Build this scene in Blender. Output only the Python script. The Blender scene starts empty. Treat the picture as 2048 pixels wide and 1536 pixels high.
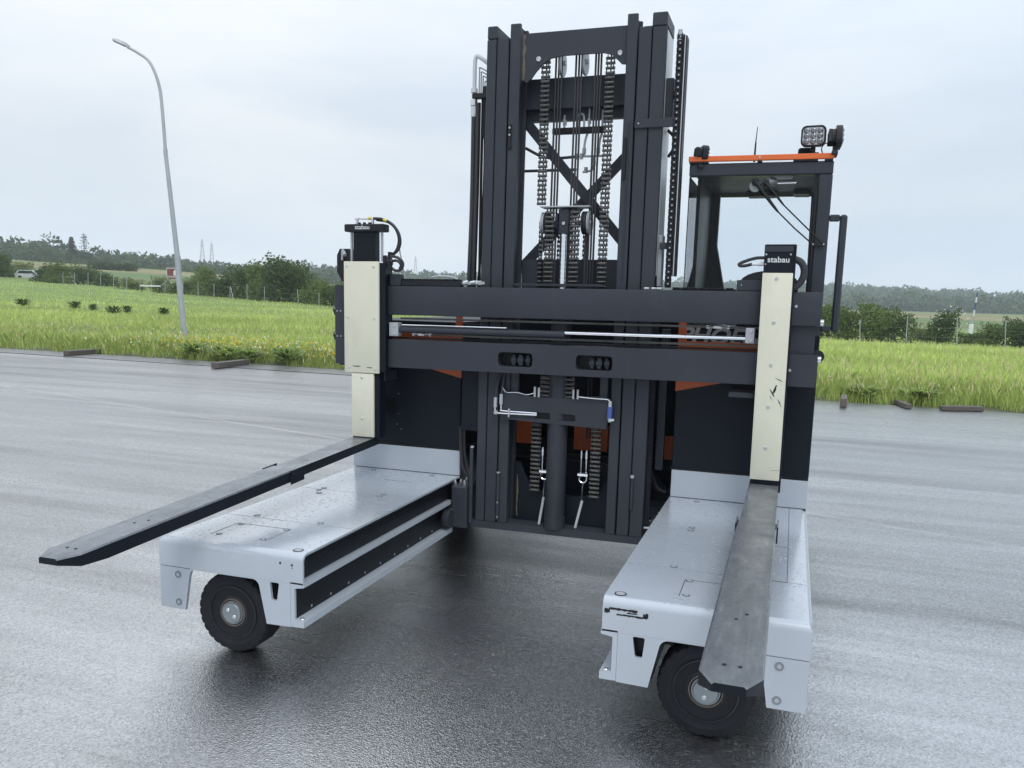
import bpy, bmesh, math, random
import numpy as np
from mathutils import Vector, Matrix
from mathutils.geometry import tessellate_polygon
random.seed(7); RNG = np.random.default_rng(11)
S = bpy.context.scene
COL = S.collection
rad = math.radians

# ------------------------------------------------------------------ camera
F, PPX, PPY = 1687.94, -5.5, 87.06
CAM = Vector((1.2847, -4.9198, 1.65))
_y, _p, _r = rad(-18.2988), rad(-8.6275), rad(1.5397)
FWD = Vector((math.sin(_y)*math.cos(_p), math.cos(_y)*math.cos(_p), math.sin(_p)))
_R0 = Vector((math.cos(_y), -math.sin(_y), 0)); _U0 = _R0.cross(FWD)
RIGHT = _R0*math.cos(_r) + _U0*math.sin(_r); UP = -_R0*math.sin(_r) + _U0*math.cos(_r)
cd = bpy.data.cameras.new('camera'); cam = bpy.data.objects.new('camera', cd); COL.objects.link(cam)
cam.matrix_world = Matrix(((RIGHT.x, UP.x, -FWD.x, CAM.x), (RIGHT.y, UP.y, -FWD.y, CAM.y), (RIGHT.z, UP.z, -FWD.z, CAM.z), (0, 0, 0, 1)))
cd.sensor_width = 36; cd.lens = F*36/2048; cd.shift_x = -PPX/2048; cd.shift_y = PPY/2048
cd.clip_start = 0.05; cd.clip_end = 6000
S.camera = cam

# ------------------------------------------------------------------ sky, sun, exposure
S.view_settings.view_transform = 'Standard'; S.view_settings.look = 'None'
S.view_settings.gamma = 1; S.view_settings.exposure = 0.0; S.view_settings.use_curve_mapping = False
SUN_EL, SUN_AZ = 55, 150          # behind the camera to the right, high, veiled by cloud
w = bpy.data.worlds.new('World'); S.world = w; w.use_nodes = True
nt = w.node_tree; nt.nodes.clear()
def N(t, typ, **k):
    n = t.nodes.new(typ)
    for a, b in k.items():
        if a == 'inp':
            for i, v in b.items(): n.inputs[i].default_value = v
        else: setattr(n, a, b)
    return n
def L(t, a, b): t.links.new(a, b)
sky = N(nt, 'ShaderNodeTexSky', sky_type='NISHITA', sun_disc=False, sun_elevation=rad(SUN_EL), sun_rotation=rad(SUN_AZ), air_density=1.0, dust_density=2.0)
tc = N(nt, 'ShaderNodeTexCoord')
mp = N(nt, 'ShaderNodeMapping', inp={'Scale': (1.6, 1.6, 5.0), 'Location': (0.35, 1.1, 0.2)})
L(nt, tc.outputs['Generated'], mp.inputs['Vector'])
nz = N(nt, 'ShaderNodeTexNoise', inp={'Scale': 1.5, 'Detail': 7.0, 'Roughness': 0.52, 'Distortion': 0.35}); L(nt, mp.outputs[0], nz.inputs['Vector'])
cr = N(nt, 'ShaderNodeValToRGB'); L(nt, nz.outputs['Fac'], cr.inputs['Fac'])
SKY_S = 0.10
e = cr.color_ramp.elements
e[0].position = 0.36; e[0].color = (7.35, 8.05, 8.95, 1); e[1].position = 0.62; e[1].color = (9.05, 9.4, 9.85, 1)
# an overcast sky brightens smoothly from the horizon to the zenith
sp = N(nt, 'ShaderNodeSeparateXYZ'); L(nt, tc.outputs['Generated'], sp.inputs[0])
mr = N(nt, 'ShaderNodeMapRange', inp={1: 0.1, 2: 1.0, 3: 1.0, 4: 1.75}); L(nt, sp.outputs['Z'], mr.inputs[0])
# sky raised low down, added to offset the dimming by the haze
ml = N(nt, 'ShaderNodeMapRange', inp={1: 0.0, 2: 0.16, 3: 1.25, 4: 1.0}); L(nt, sp.outputs['Z'], ml.inputs[0])
mm = N(nt, 'ShaderNodeMath', operation='MULTIPLY'); L(nt, mr.outputs[0], mm.inputs[0]); L(nt, ml.outputs[0], mm.inputs[1]); mr = mm
# a little bluer to the right of the picture (east)
mrx = N(nt, 'ShaderNodeMapRange', inp={1: -0.55, 2: 0.30, 3: 0.0, 4: 1.0}); L(nt, sp.outputs['X'], mrx.inputs[0])
tint = N(nt, 'ShaderNodeMix', data_type='RGBA', blend_type='MULTIPLY'); tint.inputs[7].default_value = (0.82, 0.885, 0.95, 1)
L(nt, mrx.outputs[0], tint.inputs[0]); L(nt, cr.outputs[0], tint.inputs[6])
vm = N(nt, 'ShaderNodeVectorMath', operation='SCALE'); L(nt, tint.outputs[2], vm.inputs[0]); L(nt, mr.outputs[0], vm.inputs['Scale'])
mx = N(nt, 'ShaderNodeMix', data_type='RGBA'); mx.inputs[0].default_value = 0.95
L(nt, sky.outputs[0], mx.inputs[6]); L(nt, vm.outputs[0], mx.inputs[7])
bg = N(nt, 'ShaderNodeBackground', inp={'Strength': SKY_S}); L(nt, mx.outputs[2], bg.inputs[0])
wo = N(nt, 'ShaderNodeOutputWorld'); L(nt, bg.outputs[0], wo.inputs[0])
sl = bpy.data.lights.new('sun', 'SUN'); sl.energy = 1.5; sl.angle = rad(25); sl.color = (1.0, 0.965, 0.91)
so = bpy.data.objects.new('sun', sl); COL.objects.link(so)
az, el = rad(SUN_AZ), rad(SUN_EL)
so.rotation_euler = Vector((math.sin(az)*math.cos(el), math.cos(az)*math.cos(el), math.sin(el))).to_track_quat('Z', 'Y').to_euler()
so.location = (0, 0, 30)
S.cycles.volume_bounces = 1; S.cycles.max_bounces = 8; S.cycles.transparent_max_bounces = 16

# ------------------------------------------------------------------ materials
MATS = {}
def newmat(name):
    m = bpy.data.materials.new(name); m.use_nodes = True
    t = m.node_tree; b = t.nodes['Principled BSDF']; MATS[name] = m
    return m, t, b
def coords(t, scale=(1, 1, 1), rot=(0, 0, 0), kind='Object'):
    c = N(t, 'ShaderNodeTexCoord'); mp = N(t, 'ShaderNodeMapping', inp={'Scale': scale, 'Rotation': rot}); L(t, c.outputs[kind], mp.inputs['Vector'])
    return mp.outputs[0]
def noise(t, vec, scale, detail=4, rough=0.55, dist=0.0):
    n = N(t, 'ShaderNodeTexNoise', inp={'Scale': scale, 'Detail': detail, 'Roughness': rough, 'Distortion': dist}); L(t, vec, n.inputs['Vector']); return n.outputs['Fac']
def ramp(t, fac, stops):
    r = N(t, 'ShaderNodeValToRGB'); L(t, fac, r.inputs['Fac']); el = r.color_ramp.elements
    while len(el) < len(stops): el.new(0.5)
    for x, (p, c) in zip(el, stops):
        x.position = p; x.color = (*c, 1) if len(c) == 3 else c
    return r.outputs[0]
def mrange(t, fac, a, b, c, d):
    m = N(t, 'ShaderNodeMapRange', inp={1: a, 2: b, 3: c, 4: d}); L(t, fac, m.inputs[0]); return m.outputs[0]
def mixc(t, fac, a, b, mode='MIX'):
    m = N(t, 'ShaderNodeMix', data_type='RGBA', blend_type=mode)
    for i, v in ((0, fac), (6, a), (7, b)):
        if hasattr(v, 'is_linked'): L(t, v, m.inputs[i])
        elif i == 0: m.inputs[0].default_value = v
        else: m.inputs[i].default_value = (*v, 1)
    return m.outputs[2]
def math_(t, op, a, b=0.0):
    m = N(t, 'ShaderNodeMath', operation=op)
    for i, v in ((0, a), (1, b)):
        if hasattr(v, 'is_linked'): L(t, v, m.inputs[i])
        else: m.inputs[i].default_value = v
    return m.outputs[0]
def bump(t, b, h, strength=0.3, dist=0.01):
    n = N(t, 'ShaderNodeBump', inp={'Strength': strength, 'Distance': dist}); L(t, h, n.inputs['Height']); L(t, n.outputs[0], b.inputs['Normal']); return n
def paint(name, col, rough=0.4, var=0.12, coat=0.0, metal=0.0, peel=0.04, spec=0.5, dirt=None):
    m, t, b = newmat(name); v = coords(t)
    n1 = noise(t, v, 3.0, 6); n2 = noise(t, v, 40.0, 3)
    lo = tuple(c*(1-var) for c in col); hi = tuple(min(1, c*(1+var)) for c in col)
    c = ramp(t, n1, [(0.3, lo), (0.7, hi)])
    if dirt:
        dm = mrange(t, noise(t, coords(t, (4, 4, 1.2)), 2.2, 8, 0.65), 0.55, 0.75, 0.0, 0.6); c = mixc(t, dm, c, dirt)
    if dirt and name.startswith('anth'):      # faint rub marks along the steel
        c = mixc(t, mrange(t, noise(t, coords(t, (1.2, 8, 30)), 2.0, 7, 0.7, 0.3), 0.58, 0.72, 0.0, 0.5), c, dirt); c = mixc(t, mrange(t, noise(t, v, 26.0, 9, 0.75), 0.70, 0.76, 0.0, 0.6), c, (0.12, 0.125, 0.13))
    L(t, c, b.inputs['Base Color'])
    L(t, mrange(t, n1, 0.3, 0.7, rough*0.85, min(1, rough*1.2)), b.inputs['Roughness'])
    b.inputs['Metallic'].default_value = metal; b.inputs['Coat Weight'].default_value = coat; b.inputs['Coat Roughness'].default_value = 0.08
    b.inputs['Specular IOR Level'].default_value = spec
    bump(t, b, n2, peel, 0.002)
    return m
DARK = paint('anthracite_paint', (0.027, 0.032, 0.043), 0.5, 0.10, spec=0.35, dirt=(0.045, 0.048, 0.056))
PANEL = paint('dark_cover_paint', (0.006, 0.009, 0.015), 0.45, 0.10, spec=0.2)
BLACK = paint('black_plastic', (0.008, 0.009, 0.012), 0.5, 0.15, spec=0.35)
NEARBLACK = paint('near_black_finish', (0.007, 0.008, 0.011), 0.4, 0.3, spec=0.3)  # near-black for rail strip, arm core, cable cover and cab side panel
RUBBER = paint('tyre_rubber', (0.009, 0.010, 0.014), 0.7, 0.25, peel=0.15, spec=0.3, dirt=(0.024, 0.024, 0.027))
RIMM = paint('dark_wheel_paint', (0.013, 0.015, 0.019), 0.5, 0.2, spec=0.35, dirt=(0.04, 0.033, 0.03))
BROWNM = paint('dusty_bearing_ring', (0.16, 0.135, 0.12), 0.5, 0.2)
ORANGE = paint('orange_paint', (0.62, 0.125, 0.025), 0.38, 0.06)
ORANGE_D = paint('darker_orange_paint', (0.42, 0.085, 0.02), 0.5, 0.10)  # darker copy of the orange, for body panels and chassis
CREAM = paint('cream_plastic', (0.62, 0.605, 0.49), 0.5, 0.05, dirt=(0.53, 0.51, 0.41))
ZINC = paint('zinc_plated_steel', (0.62, 0.64, 0.65), 0.30, 0.12, metal=0.9)
HUBM = paint('dull_zinc_hub', (0.24, 0.27, 0.29), 0.42, 0.12, metal=0.5)
CHROME = paint('chromed_rod', (0.8, 0.81, 0.83), 0.12, 0.03, metal=1.0, peel=0.0)
CHAINM = paint('oiled_chain_steel', (0.10, 0.098, 0.094), 0.34, 0.35, metal=0.85)
GALV = paint('galvanised_steel', (0.40, 0.42, 0.45), 0.5, 0.10, metal=0.35)
HOSEM = paint('rubber_hose', (0.02, 0.02, 0.024), 0.42, 0.2)
GREASEBROWN = paint('brown_grease', (0.10, 0.082, 0.055), 0.5, 0.5, peel=0.5)
BLUEM = paint('blue_filter_paint', (0.05, 0.09, 0.30), 0.4, 0.1)
LETTER = paint('light_grey_lettering', (0.62, 0.64, 0.66), 0.5, 0.02)
LETTERD = paint('mid_grey_lettering', (0.27, 0.275, 0.29), 0.5, 0.02)
OLIVE = paint('olive_blind', (0.16, 0.18, 0.085), 0.6, 0.05)
YELLOW = paint('yellow_grease_cap', (0.6, 0.5, 0.05), 0.4, 0.05)
WHITEP = paint('white_paint', (0.72, 0.73, 0.74), 0.4, 0.05)
GREYP = paint('pale_grey_strip', (0.50, 0.53, 0.56), 0.35, 0.08)
BROWNSIGN = paint('brown_sign_film', (0.20, 0.055, 0.045), 0.5, 0.04)
CARW = paint('silver_car_paint', (0.55, 0.56, 0.58), 0.3, 0.05, coat=0.5)
WOODM = None
def deck_mat(name, wet):
    m, t, b = newmat(name); v = coords(t)
    n1 = noise(t, v, 2.2, 6)
    base = ramp(t, n1, [(0.3, (0.385, 0.425, 0.48)), (0.7, (0.42, 0.46, 0.515))])
    # rubbed dirt and small chips
    d = mrange(t, noise(t, coords(t, (1.0, 0.6, 1.0)), 9.0, 9, 0.7), 0.62, 0.82, 0.0, 0.08)
    L(t, mixc(t, d, base, (0.20, 0.22, 0.25)), b.inputs['Base Color'])
    b.inputs['Coat Weight'].default_value = 1.0 if wet else 0.5; b.inputs['Coat Roughness'].default_value = 0.17 if wet else 0.15; b.inputs['Coat IOR'].default_value = 1.7 if wet else 1.5
    if wet:
        # rain beads: small domes, denser in patches, with dry runs between
        vd = coords(t, (1, 1, 1)); wv = N(t, 'ShaderNodeVectorMath', operation='ADD'); L(t, vd, wv.inputs[0])
        nn = N(t, 'ShaderNodeTexNoise', inp={'Scale': 30.0}); L(t, vd, nn.inputs['Vector'])
        sc = N(t, 'ShaderNodeVectorMath', operation='SCALE', inp={'Scale': 0.014}); L(t, nn.outputs['Color'], sc.inputs[0]); L(t, sc.outputs[0], wv.inputs[1])
        hs = []
        for s_, th in ((48.0, 0.42), (95.0, 0.40)):
            vo = N(t, 'ShaderNodeTexVoronoi', inp={'Scale': s_, 'Randomness': 1.0}); L(t, wv.outputs[0], vo.inputs['Vector'])
            sep = N(t, 'ShaderNodeSeparateColor'); L(t, vo.outputs['Color'], sep.inputs[0])
            size = mrange(t, sep.outputs[0], 0.35, 1.0, 0.0, th)
            dome = math_(t, 'SUBTRACT', size, vo.outputs['Distance']); dome = math_(t, 'MAXIMUM', dome, 0.0); dome = math_(t, 'POWER', dome, 0.5)
            hs.append(dome)
        hh = math_(t, 'MAXIMUM', hs[0], hs[1])
        patch = mrange(t, noise(t, coords(t, (1.4, 1.0, 1)), 3.2, 5, 0.6), 0.40, 0.60, 0.12, 1.0)
        hh = math_(t, 'MULTIPLY', hh, patch)
        gn = N(t, 'ShaderNodeNewGeometry'); gz = N(t, 'ShaderNodeSeparateXYZ'); L(t, gn.outputs['True Normal'], gz.inputs[0]); hh = math_(t, 'MULTIPLY', hh, mrange(t, gz.outputs['Z'], 0.7, 0.95, 0.0, 1.0))
        bump(t, b, hh, 0.55, 0.010)
        cb = N(t, 'ShaderNodeBump', inp={'Strength': 0.6, 'Distance': 0.010}); L(t, hh, cb.inputs['Height']); L(t, cb.outputs[0], b.inputs['Coat Normal'])
        L(t, mrange(t, noise(t, v, 5.0, 5), 0.35, 0.65, 0.20, 0.28), b.inputs['Roughness'])
    else:
        L(t, mrange(t, n1, 0.3, 0.7, 0.30, 0.42), b.inputs['Roughness']); bump(t, b, noise(t, v, 60.0, 2), 0.03, 0.002)
    return m
DECKW = deck_mat('wet_grey_deck_paint', True); GREY = deck_mat('light_grey_paint', False)
def steel_mat():
    m, t, b = newmat('worn_fork_steel')
    v = coords(t); s1 = noise(t, coords(t, (9, 2.0, 4)), 2.2, 9, 0.72, 0.4); s2 = noise(t, v, 7.0, 9, 0.7, 0.6); s3 = noise(t, coords(t, (120, 1.6, 10)), 2.0, 4, 0.6)
    c = ramp(t, s1, [(0.30, (0.135, 0.147, 0.165)), (0.55, (0.20, 0.215, 0.237)), (0.75, (0.30, 0.32, 0.345))])
    c = mixc(t, mrange(t, s2, 0.46, 0.70, 0.0, 0.5), c, (0.10, 0.105, 0.11))
    c = mixc(t, mrange(t, noise(t, coords(t, (22, 3.2, 10)), 1.3, 7, 0.7), 0.58, 0.72, 0.0, 0.45), c, (0.36, 0.385, 0.42))
    c = mixc(t, mrange(t, math_(t, 'MULTIPLY', s3, mrange(t, s2, 0.3, 0.6, 0.7, 1.1)), 0.62, 0.70, 0.0, 0.22), c, (0.45, 0.48, 0.52))
    L(t, c, b.inputs['Base Color']); b.inputs['Metallic'].default_value = 0.45
    L(t, mrange(t, s2, 0.3, 0.7, 0.20, 0.42), b.inputs['Roughness']); bump(t, b, s1, 0.10, 0.002)
    return m
STEEL = steel_mat()
def lens_mat():
    m, t, b = newmat('lamp_lens'); b.inputs['Base Color'].default_value = (0.20, 0.205, 0.22, 1); b.inputs['Roughness'].default_value = 0.12; b.inputs['Metallic'].default_value = 0.5; return m
LENS = lens_mat()
def glass_mat(name='window_glass', tint=(0.86, 0.93, 0.93), ior=1.4):
    m, t, b = newmat(name); out = t.nodes['Material Output']
    tr = N(t, 'ShaderNodeBsdfTransparent'); tr.inputs[0].default_value = (*tint, 1)
    gl = N(t, 'ShaderNodeBsdfGlossy', inp={'Roughness': 0.02}); fr = N(t, 'ShaderNodeFresnel', inp={'IOR': ior}); mx = N(t, 'ShaderNodeMixShader')
    L(t, fr.outputs[0], mx.inputs[0]); L(t, tr.outputs[0], mx.inputs[1]); L(t, gl.outputs[0], mx.inputs[2]); L(t, mx.outputs[0], out.inputs[0])
    return m
GLASS = glass_mat(tint=(0.975, 0.985, 0.99), ior=1.22); SIDEGLASS = glass_mat('side_window_glass', (0.90, 0.945, 0.95)); CARGLASS = paint('dark_car_glass', (0.02, 0.025, 0.03), 0.1, 0.05)
def wood_mat():
    m, t, b = newmat('weathered_timber'); s = noise(t, coords(t, (14, 1.0, 14)), 3.0, 8, 0.7)
    L(t, ramp(t, s, [(0.3, (0.05, 0.042, 0.037)), (0.6, (0.105, 0.088, 0.076)), (0.8, (0.19, 0.165, 0.145))]), b.inputs['Base Color'])
    b.inputs['Roughness'].default_value = 0.55; bump(t, b, s, 0.4, 0.006); return m
WOODM = wood_mat()
def leaf_mat(name, dark, light, trans=0.35, rough=0.55, up=0.0):
    m, t, b = newmat(name); out = t.nodes['Material Output']
    a = N(t, 'ShaderNodeAttribute', attribute_name='tint')
    c = ramp(t, a.outputs['Fac'], [(0.0, dark), (1.0, light)])
    L(t, c, b.inputs['Base Color']); b.inputs['Roughness'].default_value = rough; b.inputs['Specular IOR Level'].default_value = 0.35
    tl = N(t, 'ShaderNodeBsdfTranslucent'); L(t, c, tl.inputs[0])
    if up:                                   # thin blades: both faces take the light of the open sky above the sward
        g = N(t, 'ShaderNodeNewGeometry'); ad = N(t, 'ShaderNodeVectorMath', operation='ADD'); ad.inputs[1].default_value = (0, 0, up); L(t, g.outputs['Normal'], ad.inputs[0])
        nn = N(t, 'ShaderNodeVectorMath', operation='NORMALIZE'); L(t, ad.outputs[0], nn.inputs[0]); L(t, nn.outputs[0], b.inputs['Normal'])
        ng = N(t, 'ShaderNodeVectorMath', operation='SUBTRACT'); ng.inputs[1].default_value = (0, 0, up); L(t, g.outputs['Normal'], ng.inputs[0]); n2 = N(t, 'ShaderNodeVectorMath', operation='NORMALIZE'); L(t, ng.outputs[0], n2.inputs[0]); L(t, n2.outputs[0], tl.inputs['Normal'])
        mx = N(t, 'ShaderNodeAddShader'); L(t, b.outputs[0], mx.inputs[0]); L(t, tl.outputs[0], mx.inputs[1])
    else:
        mx = N(t, 'ShaderNodeMixShader', inp={0: trans}); L(t, b.outputs[0], mx.inputs[1]); L(t, tl.outputs[0], mx.inputs[2])
    L(t, mx.outputs[0], out.inputs[0])
    return m
LEAF = [leaf_mat('dark_shrub_leaves', (0.028, 0.053, 0.015), (0.105, 0.155, 0.040)),
        leaf_mat('mid_green_leaves', (0.046, 0.086, 0.019), (0.175, 0.24, 0.058)),
        leaf_mat('pale_green_leaves', (0.08, 0.12, 0.035), (0.25, 0.30, 0.11)),
        leaf_mat('conifer_needles', (0.022, 0.040, 0.022), (0.065, 0.095, 0.05))]
FOREST = leaf_mat('forest_leaves', (0.020, 0.042, 0.018), (0.095, 0.145, 0.055), 0.2)
WEEDM = leaf_mat('verge_leaves', (0.07, 0.115, 0.025), (0.19, 0.25, 0.065), 0.2, 0.6, 1.2)
GRASSM = leaf_mat('meadow_grass_blades', (0.175, 0.225, 0.050), (0.48, 0.58, 0.175), 0.15, 0.7, 3.0)
SEEDM = leaf_mat('dry_seed_heads', (0.25, 0.22, 0.10), (0.42, 0.37, 0.19), 0.25, 0.6, 2.0)
PETALW = paint('white_petals', (0.82, 0.82, 0.80), 0.6, 0.04); PETALY = paint('yellow_petals', (0.68, 0.52, 0.02), 0.6, 0.1); PETALV = paint('mauve_flower_heads', (0.30, 0.27, 0.40), 0.6, 0.1)
BARK = paint('grey_brown_bark', (0.09, 0.075, 0.06), 0.85, 0.3, peel=0.6)

def asphalt_mat():
    m, t, b = newmat('wet_asphalt')
    v = coords(t, kind='Object')
    vo = N(t, 'ShaderNodeTexVoronoi', inp={'Scale': 125.0}); L(t, v, vo.inputs['Vector'])
    vo2 = N(t, 'ShaderNodeTexVoronoi', inp={'Scale': 230.0}); L(t, v, vo2.inputs['Vector'])
    sep = N(t, 'ShaderNodeSeparateColor'); L(t, vo.outputs['Color'], sep.inputs[0])
    big = noise(t, v, 0.35, 5, 0.6)
    stone = ramp(t, sep.outputs[0], [(0.0, (0.005, 0.005, 0.007)), (0.50, (0.018, 0.018, 0.022)), (0.82, (0.055, 0.054, 0.060)), (0.95, (0.14, 0.138, 0.14)), (1.0, (0.34, 0.33, 0.32))])
    tone = mrange(t, big, 0.3, 0.7, 0.45, 0.8)
    hs = N(t, 'ShaderNodeVectorMath', operation='SCALE'); L(t, stone, hs.inputs[0]); L(t, tone, hs.inputs['Scale'])
    # a worn pale line drawn across the yard, with a smoother seam of water along it
    sx = N(t, 'ShaderNodeSeparateXYZ'); L(t, v, sx.inputs[0])
    off = math_(t, 'ADD', math_(t, 'ADD', sx.outputs['Y'], math_(t, 'MULTIPLY', sx.outputs['X'], 0.281)), -2.61)
    off = math_(t, 'ABSOLUTE', math_(t, 'ADD', off, math_(t, 'MULTIPLY', math_(t, 'SUBTRACT', noise(t, v, 0.8, 3), 0.5), 0.12)))
    line = math_(t, 'MULTIPLY', mrange(t, off, 0.012, 0.055, 1.0, 0.0), mrange(t, noise(t, v, 0.55, 6, 0.7), 0.40, 0.60, 0.15, 1.0))
    L(t, mixc(t, math_(t, 'MULTIPLY', line, 0.75), hs.outputs[0], (0.34, 0.34, 0.36)), b.inputs['Base Color'])
    # water film: long streaks left by the paver and the tyres, running almost along the yard
    streak = noise(t, coords(t, (0.10, 1.0, 1), (0, 0, rad(14)), 'Object'), 1.15, 6, 0.6, 0.2)
    fine = noise(t, coords(t, (0.22, 2.6, 1), (0, 0, rad(14)), 'Object'), 1.6, 5, 0.65, 0.3)
    broad = noise(t, coords(t, (0.05, 0.22, 1), (0, 0, rad(14)), 'Object'), 1.0, 3, 0.5, 0.4)
    film = mrange(t, math_(t, 'ADD', math_(t, 'ADD', math_(t, 'MULTIPLY', streak, 0.40), math_(t, 'MULTIPLY', fine, 0.22)), math_(t, 'MULTIPLY', broad, 0.38)), 0.40, 0.60, 0.0, 1.0)
    L(t, mrange(t, film, 0, 1, 0.34, 0.24), b.inputs['Roughness'])
    b.inputs['Specular IOR Level'].default_value = 0.5; L(t, math_(t, 'ADD', 1.0, math_(t, 'MULTIPLY', mrange(t, film, 0, 1, 2.4, 8.5), mrange(t, sep.outputs[1], 0.0, 1.0, 0.58, 1.30))), b.inputs['IOR'])
    L(t, mrange(t, film, 0, 1, 0.10, 0.5), b.inputs['Coat Weight']); L(t, mrange(t, film, 0, 1, 0.30, 0.20), b.inputs['Coat Roughness']); b.inputs['Coat IOR'].default_value = 1.55
    h = math_(t, 'ADD', math_(t, 'MULTIPLY', vo.outputs['Distance'], 1.0), math_(t, 'MULTIPLY', vo2.outputs['Distance'], 0.5))
    h = math_(t, 'ADD', h, math_(t, 'MULTIPLY', noise(t, v, 45.0, 4, 0.6), 1.0))
    bn = bump(t, b, h, 0.5, 0.005)
    L(t, mrange(t, film, 0, 1, 0.42, 0.28), bn.inputs['Strength'])
    cb = N(t, 'ShaderNodeBump', inp={'Distance': 0.006}); L(t, h, cb.inputs['Height']); L(t, cb.outputs[0], b.inputs['Coat Normal']); L(t, mrange(t, film, 0, 1, 0.35, 0.15), cb.inputs['Strength'])
    return m
ASPHALT = asphalt_mat()
def kerb_mat():
    m, t, b = newmat('wet_edge_strip'); v = coords(t)
    L(t, ramp(t, noise(t, v, 2.0, 7), [(0.3, (0.10, 0.10, 0.105)), (0.7, (0.17, 0.17, 0.175))]), b.inputs['Base Color']); b.inputs['Roughness'].default_value = 0.32
    bump(t, b, noise(t, v, 60, 4), 0.4, 0.004); return m
KERB = kerb_mat()
def field_mat():
    m, t, b = newmat('meadow_ground')
    a = N(t, 'ShaderNodeAttribute', attribute_name='Col'); v = coords(t)
    n1 = noise(t, v, 0.5, 8, 0.65); n2 = noise(t, coords(t, (0.25, 1.5, 1)), 0.25, 6, 0.6)
    f = mrange(t, math_(t, 'ADD', math_(t, 'MULTIPLY', n1, .5), math_(t, 'MULTIPLY', n2, .5)), 0.35, 0.65, 0.72, 1.25)
    hs = N(t, 'ShaderNodeVectorMath', operation='SCALE'); L(t, a.outputs['Color'], hs.inputs[0]); L(t, f, hs.inputs['Scale']); L(t, hs.outputs[0], b.inputs['Base Color'])
    b.inputs['Roughness'].default_value = 0.9; bump(t, b, n1, 0.6, 0.3); return m
FIELD = field_mat()

# ------------------------------------------------------------------ object helpers
def tag(o, label=None, cat=None, group=None, kind=None):
    for k, v in (('label', label), ('category', cat), ('group', group), ('kind', kind)):
        if v: o[k] = v
    return o
def link(o, parent=None):
    COL.objects.link(o)
    if parent is not None: o.parent = parent
    return o
def thing(name, label, cat, loc=(0, 0, 0), rz=0, group=None):
    o = bpy.data.objects.new(name, None); o.empty_display_size = 0.2
    o.location = loc; o.rotation_euler = (0, 0, rz); link(o); return tag(o, label, cat, group)
def copy_tree(o, parent=None):
    c = o.copy(); link(c)
    if parent is not None: c.parent = parent
    for ch in list(o.children): copy_tree(ch, c)
    return c
def obj(name, me, parent=None):
    return link(bpy.data.objects.new(name, me), parent)

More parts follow.
